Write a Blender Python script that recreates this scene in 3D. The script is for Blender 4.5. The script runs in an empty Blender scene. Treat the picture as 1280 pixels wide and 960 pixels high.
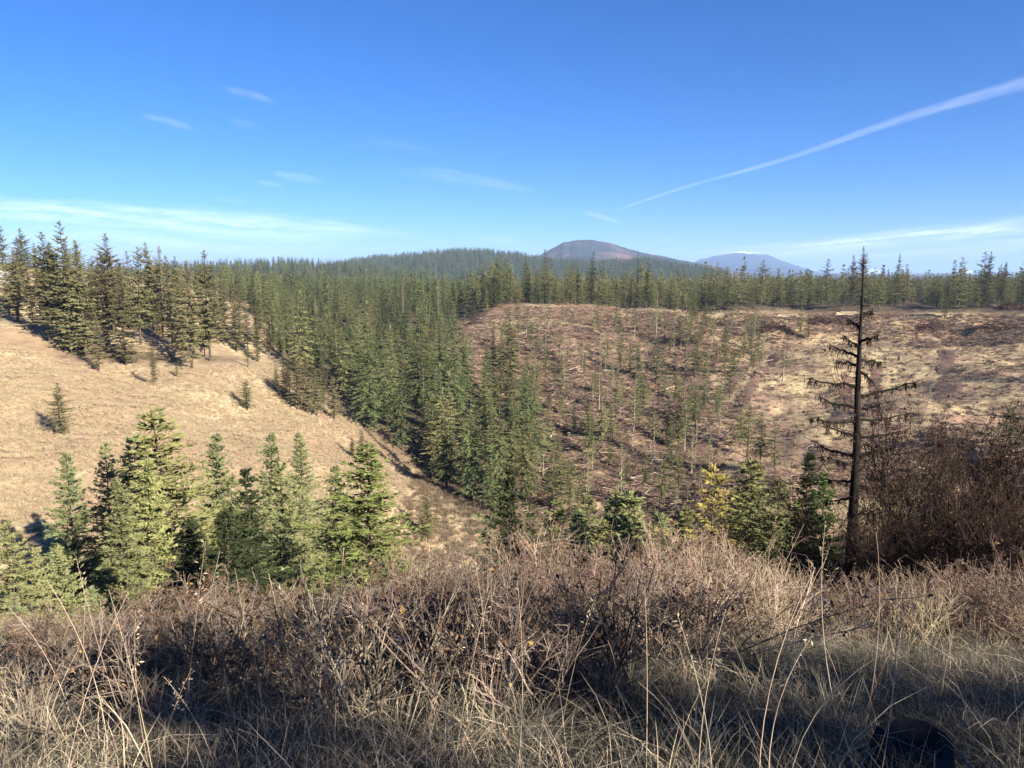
import bpy, math
import numpy as np
R = math.radians
S = bpy.context.scene
C = S.collection
RS = np.random.RandomState

# ------------------------------------------------------------------ camera, sky, sun, exposure
F = 930.0                       # focal length in photo pixels (1280 wide)
PITCH = math.atan(140 / F)      # looking a little down into the valley
cam_d = bpy.data.cameras.new('camera')
cam_d.sensor_fit = 'HORIZONTAL'
cam_d.angle = 2 * math.atan(640 / F)
cam_d.clip_start = 0.05
cam_d.clip_end = 600000
cam = bpy.data.objects.new('camera', cam_d)
C.objects.link(cam)
cam.rotation_euler = (math.pi / 2 - PITCH, 0, 0)
S.camera = cam

SUN_AZ, SUN_EL = 134.0, 25.0    # clockwise from straight ahead (+Y); the sun stands behind the viewer's right shoulder
w = bpy.data.worlds.new('World')
S.world = w
w.use_nodes = True
wn = w.node_tree
bg = wn.nodes['Background']
sky = wn.nodes.new('ShaderNodeTexSky')
sky.sky_type = 'NISHITA'
sky.sun_disc = False
sky.sun_elevation = R(SUN_EL)
sky.sun_rotation = R(SUN_AZ)
sky.altitude = 1000
sky.air_density = 0.9
sky.dust_density = 0.0
sky.ozone_density = 9.0
hsv = wn.nodes.new('ShaderNodeHueSaturation')
hsv.inputs['Saturation'].default_value = 1.12
hsv.inputs['Hue'].default_value = 0.507
wn.links.new(sky.outputs[0], hsv.inputs['Color'])
wn.links.new(hsv.outputs[0], bg.inputs[0])
bg.inputs[1].default_value = 0.05
sun_d = bpy.data.lights.new('sun', 'SUN')
sun_d.energy = 5.0
sun_d.angle = R(0.53)
sun_d.color = (1.0, 0.91, 0.78)
sun = bpy.data.objects.new('sun', sun_d)
C.objects.link(sun)
sun.rotation_euler = (R(90 - SUN_EL), 0, R(180 - SUN_AZ))
SUNV = np.array([math.sin(R(SUN_AZ)) * math.cos(R(SUN_EL)), math.cos(R(SUN_AZ)) * math.cos(R(SUN_EL)), math.sin(R(SUN_EL))])
vs = S.view_settings
vs.view_transform = 'Standard'
vs.look = 'None'
vs.gamma = 1
vs.use_curve_mapping = False
vs.exposure = 1.76
HAZE = 7.5e-5
S.cycles.max_bounces = 4
S.cycles.diffuse_bounces = 2
S.cycles.adaptive_threshold = 0.02
S.cycles.transparent_max_bounces = 12
S.cycles.volume_bounces = 0
S.cycles.use_denoising = True

# ------------------------------------------------------------------ image <-> world helpers
cp, sp = math.cos(PITCH), math.sin(PITCH)


def ray(u, v):
    a = (np.asarray(u, float) - 640) / F
    b = (480 - np.asarray(v, float)) / F
    return np.stack([a, cp + b * sp, -sp + b * cp], -1)


def at(u, v, Y):
    d = ray(u, v)
    return d * (np.asarray(Y, float) / d[..., 1])[..., None]


def proj(P):
    P = np.asarray(P, float)
    f = P[..., 1] * cp - P[..., 2] * sp
    up = P[..., 1] * sp + P[..., 2] * cp
    f = np.where(np.abs(f) < 1e-6, 1e-6, f)
    u = 640 + F * P[..., 0] / f
    v = 480 - F * up / f
    return np.where(f > 0, u, -9999), np.where(f > 0, v, -9999)


def in_poly(u, v, poly):
    u = np.asarray(u, float); v = np.asarray(v, float)
    r = np.zeros(u.shape, bool)
    n = len(poly)
    for i in range(n):
        x1, y1 = poly[i]; x2, y2 = poly[(i + 1) % n]
        if y1 == y2:
            continue
        c = ((v >= min(y1, y2)) & (v < max(y1, y2)))
        r ^= c & (u < x1 + (v - y1) * (x2 - x1) / (y2 - y1))
    return r


# ------------------------------------------------------------------ the lie of the land
PX = [  # (u, v, metres ahead)
    (0, 400, 165), (0, 470, 125), (0, 560, 92), (0, 640, 72), (75, 540, 105), (60, 430, 152), (130, 460, 145), (100, 500, 124),
    (200, 480, 142), (200, 430, 180), (150, 395, 205), (40, 362, 215), (200, 382, 240), (280, 400, 250), (300, 460, 178), (300, 510, 140),
    (250, 560, 108), (380, 520, 150), (350, 600, 100), (390, 690, 80), (450, 640, 100), (20, 345, 262), (100, 342, 300),
    (440, 505, 196), (480, 550, 172), (530, 595, 154), (595, 640, 136), (330, 430, 228), (310, 388, 310),
    (420, 475, 245), (480, 475, 232), (450, 420, 320), (400, 400, 350), (520, 405, 335), (560, 445, 265), (560, 380, 380), (450, 373, 540), (350, 371, 500),
    (560, 605, 160), (620, 620, 146), (660, 640, 136),
    (650, 381, 332), (600, 450, 255), (660, 520, 190), (740, 560, 172), (700, 460, 245), (800, 420, 285), (780, 500, 212), (880, 402, 318),
    (900, 480, 228), (860, 600, 155), (960, 420, 285), (940, 500, 205), (960, 600, 140), (1080, 425, 282), (1100, 500, 200), (1070, 580, 150),
    (1200, 405, 308), (1200, 470, 215), (1180, 540, 160), (1280, 430, 262), (1280, 500, 180), (1280, 600, 125), (760, 388, 335), (1000, 392, 335),
    (1120, 392, 330), (1280, 398, 310), (760, 640, 138), (880, 660, 128), (1000, 660, 118)]
WP = [  # straight in metres
    (-160, 350, -8), (0, 420, -20), (150, 420, -20), (300, 420, -20), (0, 600, -23), (250, 600, -22), (-250, 600, -16), (450, 500, -18), (450, 250, -16),
    (-330, 350, 6), (-300, 150, 6), (-190, 90, -6), (-160, 40, -14), (-80, 30, -18), (0, 850, -28), (500, 800, -25), (-500, 800, -16), (-600, 300, 4), (600, 100, -8),
    (280, 140, -20), (170, 70, -22), (110, 35, -16), (300, 20, 0), (-300, -20, 0), (0, -60, 3), (80, -60, 4), (-80, -60, 2), (0, -300, 8), (300, -300, 8), (-300, -300, 8),
    (0, 0, -1.62), (3, 0, -1.6), (-3, 0, -1.66), (12, -6, -1.2), (-12, -6, -1.5), (0, 2.4, -1.76), (2.4, 2.4, -1.72), (-2.4, 2.4, -1.84), (0, 5, -2.78), (4, 5, -2.72), (-4, 5, -2.9),
    (0, 7.5, -4.0), (6, 7.5, -3.9), (-6, 7.5, -4.2), (0, 11, -6.3), (8, 11, -6.1), (-9, 11, -6.8), (0, 20, -13), (14, 20, -12.4), (-16, 20, -13.5), (30, 15, -8), (-35, 12, -9),
    (0, 40, -27), (25, 40, -25.5), (-22, 40, -26), (55, 45, -25), (50, 75, -36), (0, 72, -44), (-28, 56, -33), (-45, 55, -29), (20, 90, -49), (45, 110, -46), (-10, 110, -46)]
CP = np.vstack([at(*np.array(PX, float).T), np.array(WP, float)])


def _k(d2):
    return 0.5 * d2 * np.log(d2 + 1e-9)


SC = 100.0
_xy = CP[:, :2] / SC
_n = len(CP)
_d2 = ((_xy[:, None] - _xy[None]) ** 2).sum(-1)
A = np.zeros((_n + 3, _n + 3))
A[:_n, :_n] = _k(_d2) + np.eye(_n) * 2e-4
A[:_n, _n] = 1; A[:_n, _n + 1:] = _xy
A[_n, :_n] = 1; A[_n + 1:, :_n] = _xy.T
TPS = np.linalg.solve(A, np.concatenate([CP[:, 2], np.zeros(3)]))

_r = RS(5)
WAVES = [(_r.uniform(0, 2 * np.pi), _r.uniform(0, 6.28), wl, wl * 0.011) for wl in (3, 4.3, 6, 9, 13, 19, 27, 40, 55) for _ in range(3)]


def H(x, y):
    x = np.asarray(x, float); y = np.asarray(y, float)
    sh = x.shape
    x = x.ravel(); y = y.ravel()
    out = np.empty(len(x))
    for i in range(0, len(x), 20000):
        q = np.stack([x[i:i + 20000], y[i:i + 20000]], -1) / SC
        d2 = ((q[:, None] - _xy[None]) ** 2).sum(-1)
        out[i:i + 20000] = _k(d2) @ TPS[:_n] + TPS[_n] + q @ TPS[_n + 1:]
    r = np.hypot(x, y)
    amp = np.clip((r - 6) / 60, 0.12, 1)
    nz = np.zeros(len(x))
    for a, ph, wl, am in WAVES:
        nz += am * np.sin((x * math.cos(a) + y * math.sin(a)) * 2 * np.pi / wl + ph)
    out += nz * amp
    f = np.clip((r - 650) / 450, 0, 1); f = f * f * (3 - 2 * f)
    return (out * (1 - f) + f * -30).reshape(sh)


def h1(x, y):
    return float(H(np.array([x]), np.array([y]))[0])


def cast(u, v, y0=9.0, y1=900.0):
    ys = y0 * (y1 / y0) ** np.linspace(0, 1, 900)
    P = at(np.full(900, u), np.full(900, v), ys)
    hit = np.where(H(P[:, 0], P[:, 1]) > P[:, 2])[0]
    return P[hit[0]] if len(hit) else P[-1]


# ------------------------------------------------------------------ materials
def new_mat(name):
    m = bpy.data.materials.new(name)
    m.use_nodes = True
    nt = m.node_tree
    nt.nodes.clear()
    return m, nt, nt.nodes.new('ShaderNodeOutputMaterial')


def nd(nt, t, **kw):
    n = nt.nodes.new('ShaderNode' + t)
    for k, v in kw.items():
        if k.startswith('i_'):
            n.inputs[k[2:].replace('_', ' ')].default_value = v
        else:
            setattr(n, k, v)
    return n


def mixc(nt, f, a, b, mode='MIX'):
    n = nd(nt, 'MixRGB', blend_type=mode)
    for s, v in zip((0, 1, 2), (f, a, b)):
        if hasattr(v, 'is_linked'):
            nt.links.new(v, n.inputs[s])
        else:
            n.inputs[s].default_value = v if s == 0 else (*v, 1)
    return n.outputs[0]


def ramp(nt, src, p0, p1):
    n = nd(nt, 'MapRange')
    n.interpolation_type = 'SMOOTHSTEP'
    n.inputs[1].default_value = p0; n.inputs[2].default_value = p1
    nt.links.new(src, n.inputs[0])
    return n.outputs[0]


def noise(nt, vec, scale, detail=4, rough=0.6):
    n = nd(nt, 'TexNoise')
    n.inputs['Scale'].default_value = scale; n.inputs['Detail'].default_value = detail; n.inputs['Roughness'].default_value = rough
    if vec is not None:
        nt.links.new(vec, n.inputs['Vector'])
    return n.outputs[0]


def leaf_mat(name, c1, c2, c3=None, transl=0.3, rough=0.75, vary=0.35):
    """leaf or needle: own colour differs leaf by leaf ('tint') and plant by plant"""
    m, nt, out = new_mat(name)
    L = nt.links
    at_ = nd(nt, 'Attribute', attribute_name='tint')
    oi = nd(nt, 'ObjectInfo')
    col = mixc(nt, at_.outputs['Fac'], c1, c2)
    if c3 is not None:
        col = mixc(nt, ramp(nt, at_.outputs['Fac'], 0.93, 0.97), col, c3)
    hs = nd(nt, 'HueSaturation')
    mr = nd(nt, 'MapRange'); mr.inputs[3].default_value = 1 - vary; mr.inputs[4].default_value = 1 + vary
    L.new(oi.outputs['Random'], mr.inputs[0]); L.new(mr.outputs[0], hs.inputs['Value'])
    mh = nd(nt, 'MapRange'); mh.inputs[3].default_value = 0.475; mh.inputs[4].default_value = 0.52
    ml = nd(nt, 'Math', operation='MULTIPLY'); ml.inputs[1].default_value = 7.31
    fr = nd(nt, 'Math', operation='FRACT')
    L.new(oi.outputs['Random'], ml.inputs[0]); L.new(ml.outputs[0], fr.inputs[0]); L.new(fr.outputs[0], mh.inputs[0]); L.new(mh.outputs[0], hs.inputs['Hue'])
    L.new(col, hs.inputs['Color'])
    p = nd(nt, 'BsdfDiffuse'); p.inputs['Roughness'].default_value = rough
    L.new(hs.outputs[0], p.inputs['Color'])
    if transl > 0:
        t = nd(nt, 'BsdfTranslucent'); L.new(hs.outputs[0], t.inputs[0])
        mx = nd(nt, 'MixShader'); mx.inputs[0].default_value = transl
        L.new(p.outputs[0], mx.inputs[1]); L.new(t.outputs[0], mx.inputs[2]); L.new(mx.outputs[0], out.inputs[0])
    else:
        L.new(p.outputs[0], out.inputs[0])
    return m


def bark_mat(name, c1, c2, scale=3.0, bump=0.5):
    m, nt, out = new_mat(name)
    L = nt.links
    tc = nd(nt, 'TexCoord')
    mp = nd(nt, 'Mapping'); mp.inputs['Scale'].default_value = (1, 1, 0.22)
    L.new(tc.outputs['Object'], mp.inputs[0])
    n = noise(nt, mp.outputs[0], scale, 6, 0.7)
    col = mixc(nt, ramp(nt, n, 0.35, 0.65), c1, c2)
    p = nd(nt, 'BsdfPrincipled'); p.inputs['Roughness'].default_value = 0.9
    p.inputs['Specular IOR Level'].default_value = 0.15
    L.new(col, p.inputs['Base Color'])
    b = nd(nt, 'Bump'); b.inputs['Strength'].default_value = bump; b.inputs['Distance'].default_value = 0.03
    L.new(n, b.inputs['Height']); L.new(b.outputs[0], p.inputs['Normal'])
    L.new(p.outputs[0], out.inputs[0])
    return m


M = {}
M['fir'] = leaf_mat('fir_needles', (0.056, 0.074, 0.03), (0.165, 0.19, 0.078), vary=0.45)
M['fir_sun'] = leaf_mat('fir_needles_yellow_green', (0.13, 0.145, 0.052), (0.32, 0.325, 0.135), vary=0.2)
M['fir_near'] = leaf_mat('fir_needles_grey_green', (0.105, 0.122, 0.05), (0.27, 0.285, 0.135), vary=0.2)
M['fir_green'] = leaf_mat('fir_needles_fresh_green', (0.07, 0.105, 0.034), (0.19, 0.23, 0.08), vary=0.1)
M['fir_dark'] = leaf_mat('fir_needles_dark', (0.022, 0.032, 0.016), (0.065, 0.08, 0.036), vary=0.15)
M['pine'] = leaf_mat('pine_needles', (0.09, 0.088, 0.042), (0.21, 0.19, 0.095))
M['young'] = leaf_mat('young_conifer_needles', (0.11, 0.12, 0.048), (0.25, 0.245, 0.105))
M['larch'] = leaf_mat('larch_needles_yellow', (0.24, 0.215, 0.055), (0.42, 0.37, 0.125), vary=0.1)
M['bark'] = bark_mat('conifer_bark', (0.035, 0.027, 0.021), (0.10, 0.078, 0.06))
M['pale_bark'] = bark_mat('pale_bark', (0.163, 0.141, 0.115), (0.296, 0.259, 0.215))
M['snag'] = bark_mat('dead_bark', (0.006, 0.005, 0.0045), (0.022, 0.018, 0.015), 6)
M['lichen'] = leaf_mat('hanging_lichen', (0.010, 0.008, 0.006), (0.028, 0.022, 0.016), vary=0.0)
M['char'] = bark_mat('charred_wood', (0.006, 0.006, 0.006), (0.028, 0.026, 0.025), 9, 1.0)
M['cut_wood'] = bark_mat('cut_wood', (0.296, 0.222, 0.141), (0.444, 0.355, 0.244))
M['slash'] = leaf_mat('slash_wood', (0.095, 0.058, 0.042), (0.33, 0.25, 0.185), (0.5, 0.41, 0.3), transl=0.0, vary=0.3)
M['slash_old'] = leaf_mat('old_slash_wood', (0.028, 0.018, 0.014), (0.15, 0.088, 0.062), (0.36, 0.28, 0.21), transl=0.0, vary=0.2)
M['brush'] = leaf_mat('dry_brush', (0.096, 0.070, 0.050), (0.237, 0.185, 0.122), transl=0.15, vary=0.3)
M['twig'] = leaf_mat('shrub_twigs', (0.045, 0.034, 0.027), (0.27, 0.215, 0.172), transl=0.0, vary=0.25)
M['twig_red'] = leaf_mat('shrub_twigs_reddish', (0.095, 0.064, 0.048), (0.37, 0.275, 0.215), transl=0.0, vary=0.2)
M['twig_dark'] = leaf_mat('dark_shrub_twigs', (0.035, 0.024, 0.019), (0.11, 0.08, 0.062), transl=0.0, vary=0.2)
M['straw'] = leaf_mat('straw', (0.28, 0.22, 0.145), (0.62, 0.52, 0.375), transl=0.25, vary=0.15)
M['leaf_brown'] = leaf_mat('withered_leaves', (0.055, 0.034, 0.024), (0.21, 0.14, 0.09), (0.44, 0.31, 0.1), transl=0.35, vary=0.2)
M['leaf_dark'] = leaf_mat('dark_withered_leaves', (0.035, 0.022, 0.016), (0.13, 0.08, 0.056), (0.3, 0.17, 0.06), transl=0.3, vary=0.2)
M['leaf_tan'] = leaf_mat('tan_withered_leaves', (0.148, 0.089, 0.059), (0.311, 0.215, 0.148), (0.407, 0.207, 0.052), transl=0.35, vary=0.15)
M['grass_grey'] = leaf_mat('grass_grey_green', (0.062, 0.06, 0.044), (0.26, 0.24, 0.185), transl=0.3, vary=0.25)
M['grass_gold'] = leaf_mat('grass_golden', (0.25, 0.19, 0.115), (0.46, 0.38, 0.25), transl=0.3, vary=0.15)


# ------------------------------------------------------------------ mesh building
class MB:
    def __init__(s):
        s.V = []; s.Fc = []; s.T = []; s.n = 0

    def add(s, V, Fs, tint=0.5, mat=0, smooth=False):
        V = np.asarray(V, float).reshape(-1, 3)
        s.V.append(V)
        s.T.append(np.broadcast_to(np.asarray(tint, float), (len(V),)))
        s.Fc.append((np.asarray(Fs, int) + s.n, mat, smooth))
        s.n += len(V)

    def tube(s, P, r, k=5, tint=0.5, mat=0, cap=False):
        P = np.asarray(P, float); m = len(P)
        r = np.broadcast_to(np.asarray(r, float), (m,))
        T = np.gradient(P, axis=0)
        T /= np.linalg.norm(T, axis=1)[:, None] + 1e-9
        ref = np.array([0, 0, 1.0]) if abs(T[0, 2]) < 0.8 else np.array([1.0, 0, 0])
        U = np.cross(T, ref); U /= np.linalg.norm(U, axis=1)[:, None] + 1e-9
        W = np.cross(T, U)
        a = np.arange(k) * 2 * np.pi / k
        V = P[:, None] + r[:, None, None] * (np.cos(a)[None, :, None] * U[:, None] + np.sin(a)[None, :, None] * W[:, None])
        i = np.arange(m - 1)[:, None] * k; j = np.arange(k)[None]; j2 = (j + 1) % k
        s.add(V.reshape(-1, 3), np.stack([i + j, i + j2, i + k + j2, i + k + j], -1).reshape(-1, 4), tint, mat, True)
        if cap:
            for e in (0, m - 1):
                V2 = np.vstack([V[e], P[e]])
                s.add(V2, [[q, (q + 1) % k, k] for q in range(k)], tint, mat)

    def diamonds(s, base, d, length, width, rng, tint, mat=0, mid=0.45, up=None):
        n = len(base)
        d = d / (np.linalg.norm(d, axis=1)[:, None] + 1e-9)
        ref = rng.normal(0, 1, (n, 3)) if up is None else np.asarray(up) + rng.normal(0, 0.5, (n, 3))
        sd = np.cross(d, ref); sd /= np.linalg.norm(sd, axis=1)[:, None] + 1e-9
        length = np.broadcast_to(length, (n,))[:, None]; width = np.broadcast_to(width, (n,))[:, None]
        m = base + d * length * mid
        V = np.stack([base, m + sd * width / 2, base + d * length, m - sd * width / 2], 1).reshape(-1, 3)
        s.add(V, np.arange(4 * n).reshape(n, 4), np.repeat(np.broadcast_to(tint, (n,)), 4), mat)

    def mesh(s, name, mats):
        me = bpy.data.meshes.new(name)
        V = np.vstack(s.V)
        loops = np.concatenate([f.ravel() for f, _, _ in s.Fc])
        sizes = np.concatenate([np.full(len(f), f.shape[1]) for f, _, _ in s.Fc])
        mi = np.concatenate([np.full(len(f), m) for f, m, _ in s.Fc])
        sm = np.concatenate([np.full(len(f), z) for f, _, z in s.Fc])
        me.vertices.add(len(V)); me.vertices.foreach_set('co', V.ravel())
        me.loops.add(len(loops)); me.loops.foreach_set('vertex_index', loops.astype(np.int32))
        me.polygons.add(len(sizes))
        me.polygons.foreach_set('loop_start', np.concatenate([[0], np.cumsum(sizes)[:-1]]).astype(np.int32))
        me.polygons.foreach_set('loop_total', sizes.astype(np.int32))
        me.polygons.foreach_set('material_index', mi.astype(np.int32))
        me.polygons.foreach_set('use_smooth', sm.astype(bool))
        t = me.attributes.new('tint', 'FLOAT', 'POINT')
        t.data.foreach_set('value', np.concatenate(s.T).astype(np.float32))
        for m in mats:
            me.materials.append(m)
        me.update(calc_edges=True)
        me.validate()
        return me


def obj(name, me, parent=None, loc=None, label=None, cat=None, group=None, kind=None):
    o = bpy.data.objects.new(name, me)
    C.objects.link(o)
    if parent is not None:
        o.parent = parent
    if loc is not None:
        o.location = loc
    for k, v in (('label', label), ('category', cat), ('group', group), ('kind', kind)):
        if v:
            o[k] = v
    return o


def place(name, parts, loc, rz, sc, label, cat, group=None, tilt=(0, 0)):
    """a thing standing at loc: an Empty at its base with one child mesh for each part"""
    e = obj(name, None, None, loc, label, cat, group)
    e.empty_display_size = 0.2
    e.rotation_euler = (tilt[0], tilt[1], rz)
    e.scale = sc if hasattr(sc, '__len__') else (sc, sc, sc)
    for pn, me in parts:
        obj(pn, me, e)
    return e


# scattered masses: one object, instances of shared meshes
def scatter(name, P, rot, scl, idx, protos, label, kind='stuff', cat=None):
    col = bpy.data.collections.new(name + '_pieces')
    for i, me in enumerate(protos):
        col.objects.link(bpy.data.objects.new('%s_piece_%02d' % (name, i), me))
    me = bpy.data.meshes.new(name)
    n = len(P)
    me.vertices.add(n); me.vertices.foreach_set('co', np.asarray(P, np.float32).ravel())
    for nm, ty, key, val in (('rot', 'FLOAT_VECTOR', 'vector', rot), ('scl', 'FLOAT_VECTOR', 'vector', scl), ('pick', 'INT', 'value', idx)):
        a = me.attributes.new(nm, ty, 'POINT')
        val = np.asarray(val)
        a.data.foreach_set(key, (val.astype(np.int32) if ty == 'INT' else val.astype(np.float32)).ravel())
    o = obj(name, me, label=label, kind=kind, cat=cat)
    g = bpy.data.node_groups.new(name, 'GeometryNodeTree')
    g.interface.new_socket('Geometry', in_out='INPUT', socket_type='NodeSocketGeometry')
    g.interface.new_socket('Geometry', in_out='OUTPUT', socket_type='NodeSocketGeometry')
    N = g.nodes
    gi = N.new('NodeGroupInput'); go = N.new('NodeGroupOutput')
    ci = N.new('GeometryNodeCollectionInfo')
    ci.inputs['Collection'].default_value = col
    ci.inputs['Separate Children'].default_value = True
    ci.inputs['Reset Children'].default_value = True
    ip = N.new('GeometryNodeInstanceOnPoints')
    ip.inputs['Pick Instance'].default_value = True

    def named(nm, ty):
        q = N.new('GeometryNodeInputNamedAttribute'); q.data_type = ty; q.inputs[0].default_value = nm
        return q.outputs[0]
    e2 = N.new('FunctionNodeEulerToRotation')
    g.links.new(named('rot', 'FLOAT_VECTOR'), e2.inputs[0])
    g.links.new(gi.outputs[0], ip.inputs['Points'])
    g.links.new(ci.outputs[0], ip.inputs['Instance'])
    g.links.new(named('pick', 'INT'), ip.inputs['Instance Index'])
    g.links.new(e2.outputs[0], ip.inputs['Rotation'])
    g.links.new(named('scl', 'FLOAT_VECTOR'), ip.inputs['Scale'])
    g.links.new(ip.outputs[0], go.inputs[0])
    md = o.modifiers.new('scatter', 'NODES'); md.node_group = g
    return o


# ------------------------------------------------------------------ the ground
CLEAR = [(545, 452), (580, 405), (640, 380), (720, 380), (900, 390), (1000, 390), (1300, 392), (1300, 640), (1000, 680), (720, 690), (650, 640), (665, 560), (655, 505), (600, 478)]
MEADOW = [(880, 470), (960, 430), (1050, 415), (1160, 435), (1300, 430), (1300, 560), (1180, 530), (1080, 560), (980, 590), (900, 600), (930, 520)]
HILL = [(-400, 395), (20, 405), (100, 450), (250, 455), (340, 450), (420, 500), (470, 550), (530, 600), (600, 660), (640, 760), (-400, 900)]
CLEAR_SHADE = [(655, 505), (700, 470), (790, 455), (850, 470), (880, 520), (900, 560), (870, 640), (800, 690), (690, 690), (650, 640), (665, 560)]  # outline of the shade painted into the clearing's ground
CLEAR_SHADE2 = [(560, 440), (600, 400), (660, 384), (760, 384), (860, 392), (900, 420), (820, 450), (700, 468), (650, 500), (600, 474)]  # upper clearing, same painted shade but weaker
HILLTOP = [(-400, 330), (60, 335), (200, 350), (300, 375), (345, 420), (340, 455), (0, 420), (-400, 420)]


def zone_masks(x, y, z):
    u, v = proj(np.stack([x, y, z], -1))
    far = y > 40
    return ((in_poly(u, v, HILL) | in_poly(u, v, HILLTOP)) & far), (in_poly(u, v, CLEAR) & far), (in_poly(u, v, MEADOW) & far), (in_poly(u, v, CLEAR_SHADE) & far) + 0.45 * (in_poly(u, v, CLEAR_SHADE2) & far)


def build_ground():
    ang = np.concatenate([np.arange(-42, 42.01, 0.3), np.arange(45, 318, 3.0)])
    ang = np.radians(ang)
    rr = [0.4]
    while rr[-1] < 900:
        rr.append(rr[-1] * 1.018 + 0.02)
    while rr[-1] < 40000:
        rr.append(rr[-1] * 1.14)
    rr = np.array(rr)
    na, nr = len(ang), len(rr)
    x = (rr[:, None] * np.sin(ang)[None]).ravel(); y = (rr[:, None] * np.cos(ang)[None]).ravel()
    z = H(x, y)
    V = np.stack([x, y, z], -1)
    i = np.arange(nr - 1)[:, None] * na; j = np.arange(na)[None]; j2 = (j + 1) % na
    b = MB()
    b.add(V, np.stack([i + j, i + na + j, i + na + j2, i + j2], -1).reshape(-1, 4), 0.5, 0, True)
    b.add(np.vstack([V[:na], [[0, 0, h1(0, 0)]]]), [[q, (q + 1) % na, na] for q in range(na)], 0.5, 0, True)
    # soft zone weights: jittered votes
    rg = RS(3)
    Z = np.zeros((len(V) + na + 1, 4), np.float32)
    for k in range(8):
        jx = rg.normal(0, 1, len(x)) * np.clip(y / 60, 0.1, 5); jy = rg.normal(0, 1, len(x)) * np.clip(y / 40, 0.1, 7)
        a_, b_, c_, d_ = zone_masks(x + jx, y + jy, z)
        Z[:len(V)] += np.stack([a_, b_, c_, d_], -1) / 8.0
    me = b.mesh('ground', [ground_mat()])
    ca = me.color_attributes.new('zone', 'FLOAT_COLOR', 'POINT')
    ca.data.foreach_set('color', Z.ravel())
    o = obj('ground', me, kind='structure')
    return o


def ground_mat():
    m, nt, out = new_mat('ground_cover')
    L = nt.links
    tc = nd(nt, 'TexCoord'); P = tc.outputs['Object']
    za = nd(nt, 'Attribute', attribute_name='zone')
    sep = nd(nt, 'SeparateColor'); L.new(za.outputs['Color'], sep.inputs[0])
    n_big = noise(nt, P, 0.045, 5, 0.6); n_mid = noise(nt, P, 0.35, 5, 0.65); n_fin = noise(nt, P, 2.2, 5, 0.7)
    # forest floor and brushy default
    floor = mixc(nt, ramp(nt, n_mid, 0.35, 0.65), (0.041, 0.031, 0.021), (0.118, 0.092, 0.056))
    mpz = nd(nt, 'Mapping'); mpz.inputs['Scale'].default_value = (0.25, 0.25, 2.2)
    L.new(P, mpz.inputs[0])
    n_band = noise(nt, mpz.outputs[0], 0.9, 5, 0.6)
    gold = mixc(nt, ramp(nt, n_mid, 0.38, 0.62), (0.28, 0.21, 0.122), (0.40, 0.325, 0.20))
    gold = mixc(nt, ramp(nt, n_big, 0.40, 0.66), gold, (0.29, 0.20, 0.128))
    gold = mixc(nt, ramp(nt, n_band, 0.50, 0.66), gold, (0.245, 0.178, 0.11))
    gold = mixc(nt, ramp(nt, n_fin, 0.58, 0.75), gold, (0.165, 0.115, 0.066))
    soil = mixc(nt, ramp(nt, n_mid, 0.35, 0.62), (0.125, 0.070, 0.044), (0.29, 0.19, 0.118))
    soil = mixc(nt, ramp(nt, n_fin, 0.55, 0.70), soil, (0.37, 0.285, 0.195))
    soil = mixc(nt, ramp(nt, n_big, 0.46, 0.62), soil, (0.31, 0.245, 0.140))
    mead = mixc(nt, ramp(nt, n_mid, 0.38, 0.6), (0.244, 0.174, 0.107), (0.370, 0.303, 0.174))
    mead = mixc(nt, ramp(nt, n_big, 0.46, 0.62), mead, (0.252, 0.167, 0.115))
    c = mixc(nt, sep.outputs[0], floor, gold)
    c = mixc(nt, sep.outputs[1], c, soil)
    c = mixc(nt, sep.outputs[2], c, mead)
    # shade of the standing trees and slash, painted patchily into the ground colour
    shade_col = mixc(nt, ramp(nt, n_fin, 0.45, 0.7), (0.045, 0.030, 0.024), (0.17, 0.115, 0.085))
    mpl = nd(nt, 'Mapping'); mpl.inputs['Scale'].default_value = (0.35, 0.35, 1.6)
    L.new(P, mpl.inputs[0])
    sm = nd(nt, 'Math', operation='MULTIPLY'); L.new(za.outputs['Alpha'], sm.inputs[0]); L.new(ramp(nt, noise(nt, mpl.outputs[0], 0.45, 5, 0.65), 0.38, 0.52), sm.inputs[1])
    c = mixc(nt, sm.outputs[0], c, shade_col)
    p = nd(nt, 'BsdfPrincipled'); p.inputs['Roughness'].default_value = 0.95; p.inputs['Specular IOR Level'].default_value = 0.1
    L.new(c, p.inputs['Base Color'])
    b1 = nd(nt, 'Bump'); b1.inputs['Strength'].default_value = 0.7; b1.inputs['Distance'].default_value = 0.5
    L.new(n_mid, b1.inputs['Height'])
    b2 = nd(nt, 'Bump'); b2.inputs['Strength'].default_value = 0.8; b2.inputs['Distance'].default_value = 0.15
    L.new(n_fin, b2.inputs['Height']); L.new(b1.outputs[0], b2.inputs['Normal']); L.new(b2.outputs[0], p.inputs['Normal'])
    L.new(p.outputs[0], out.inputs[0])
    return m


build_ground()


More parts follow.
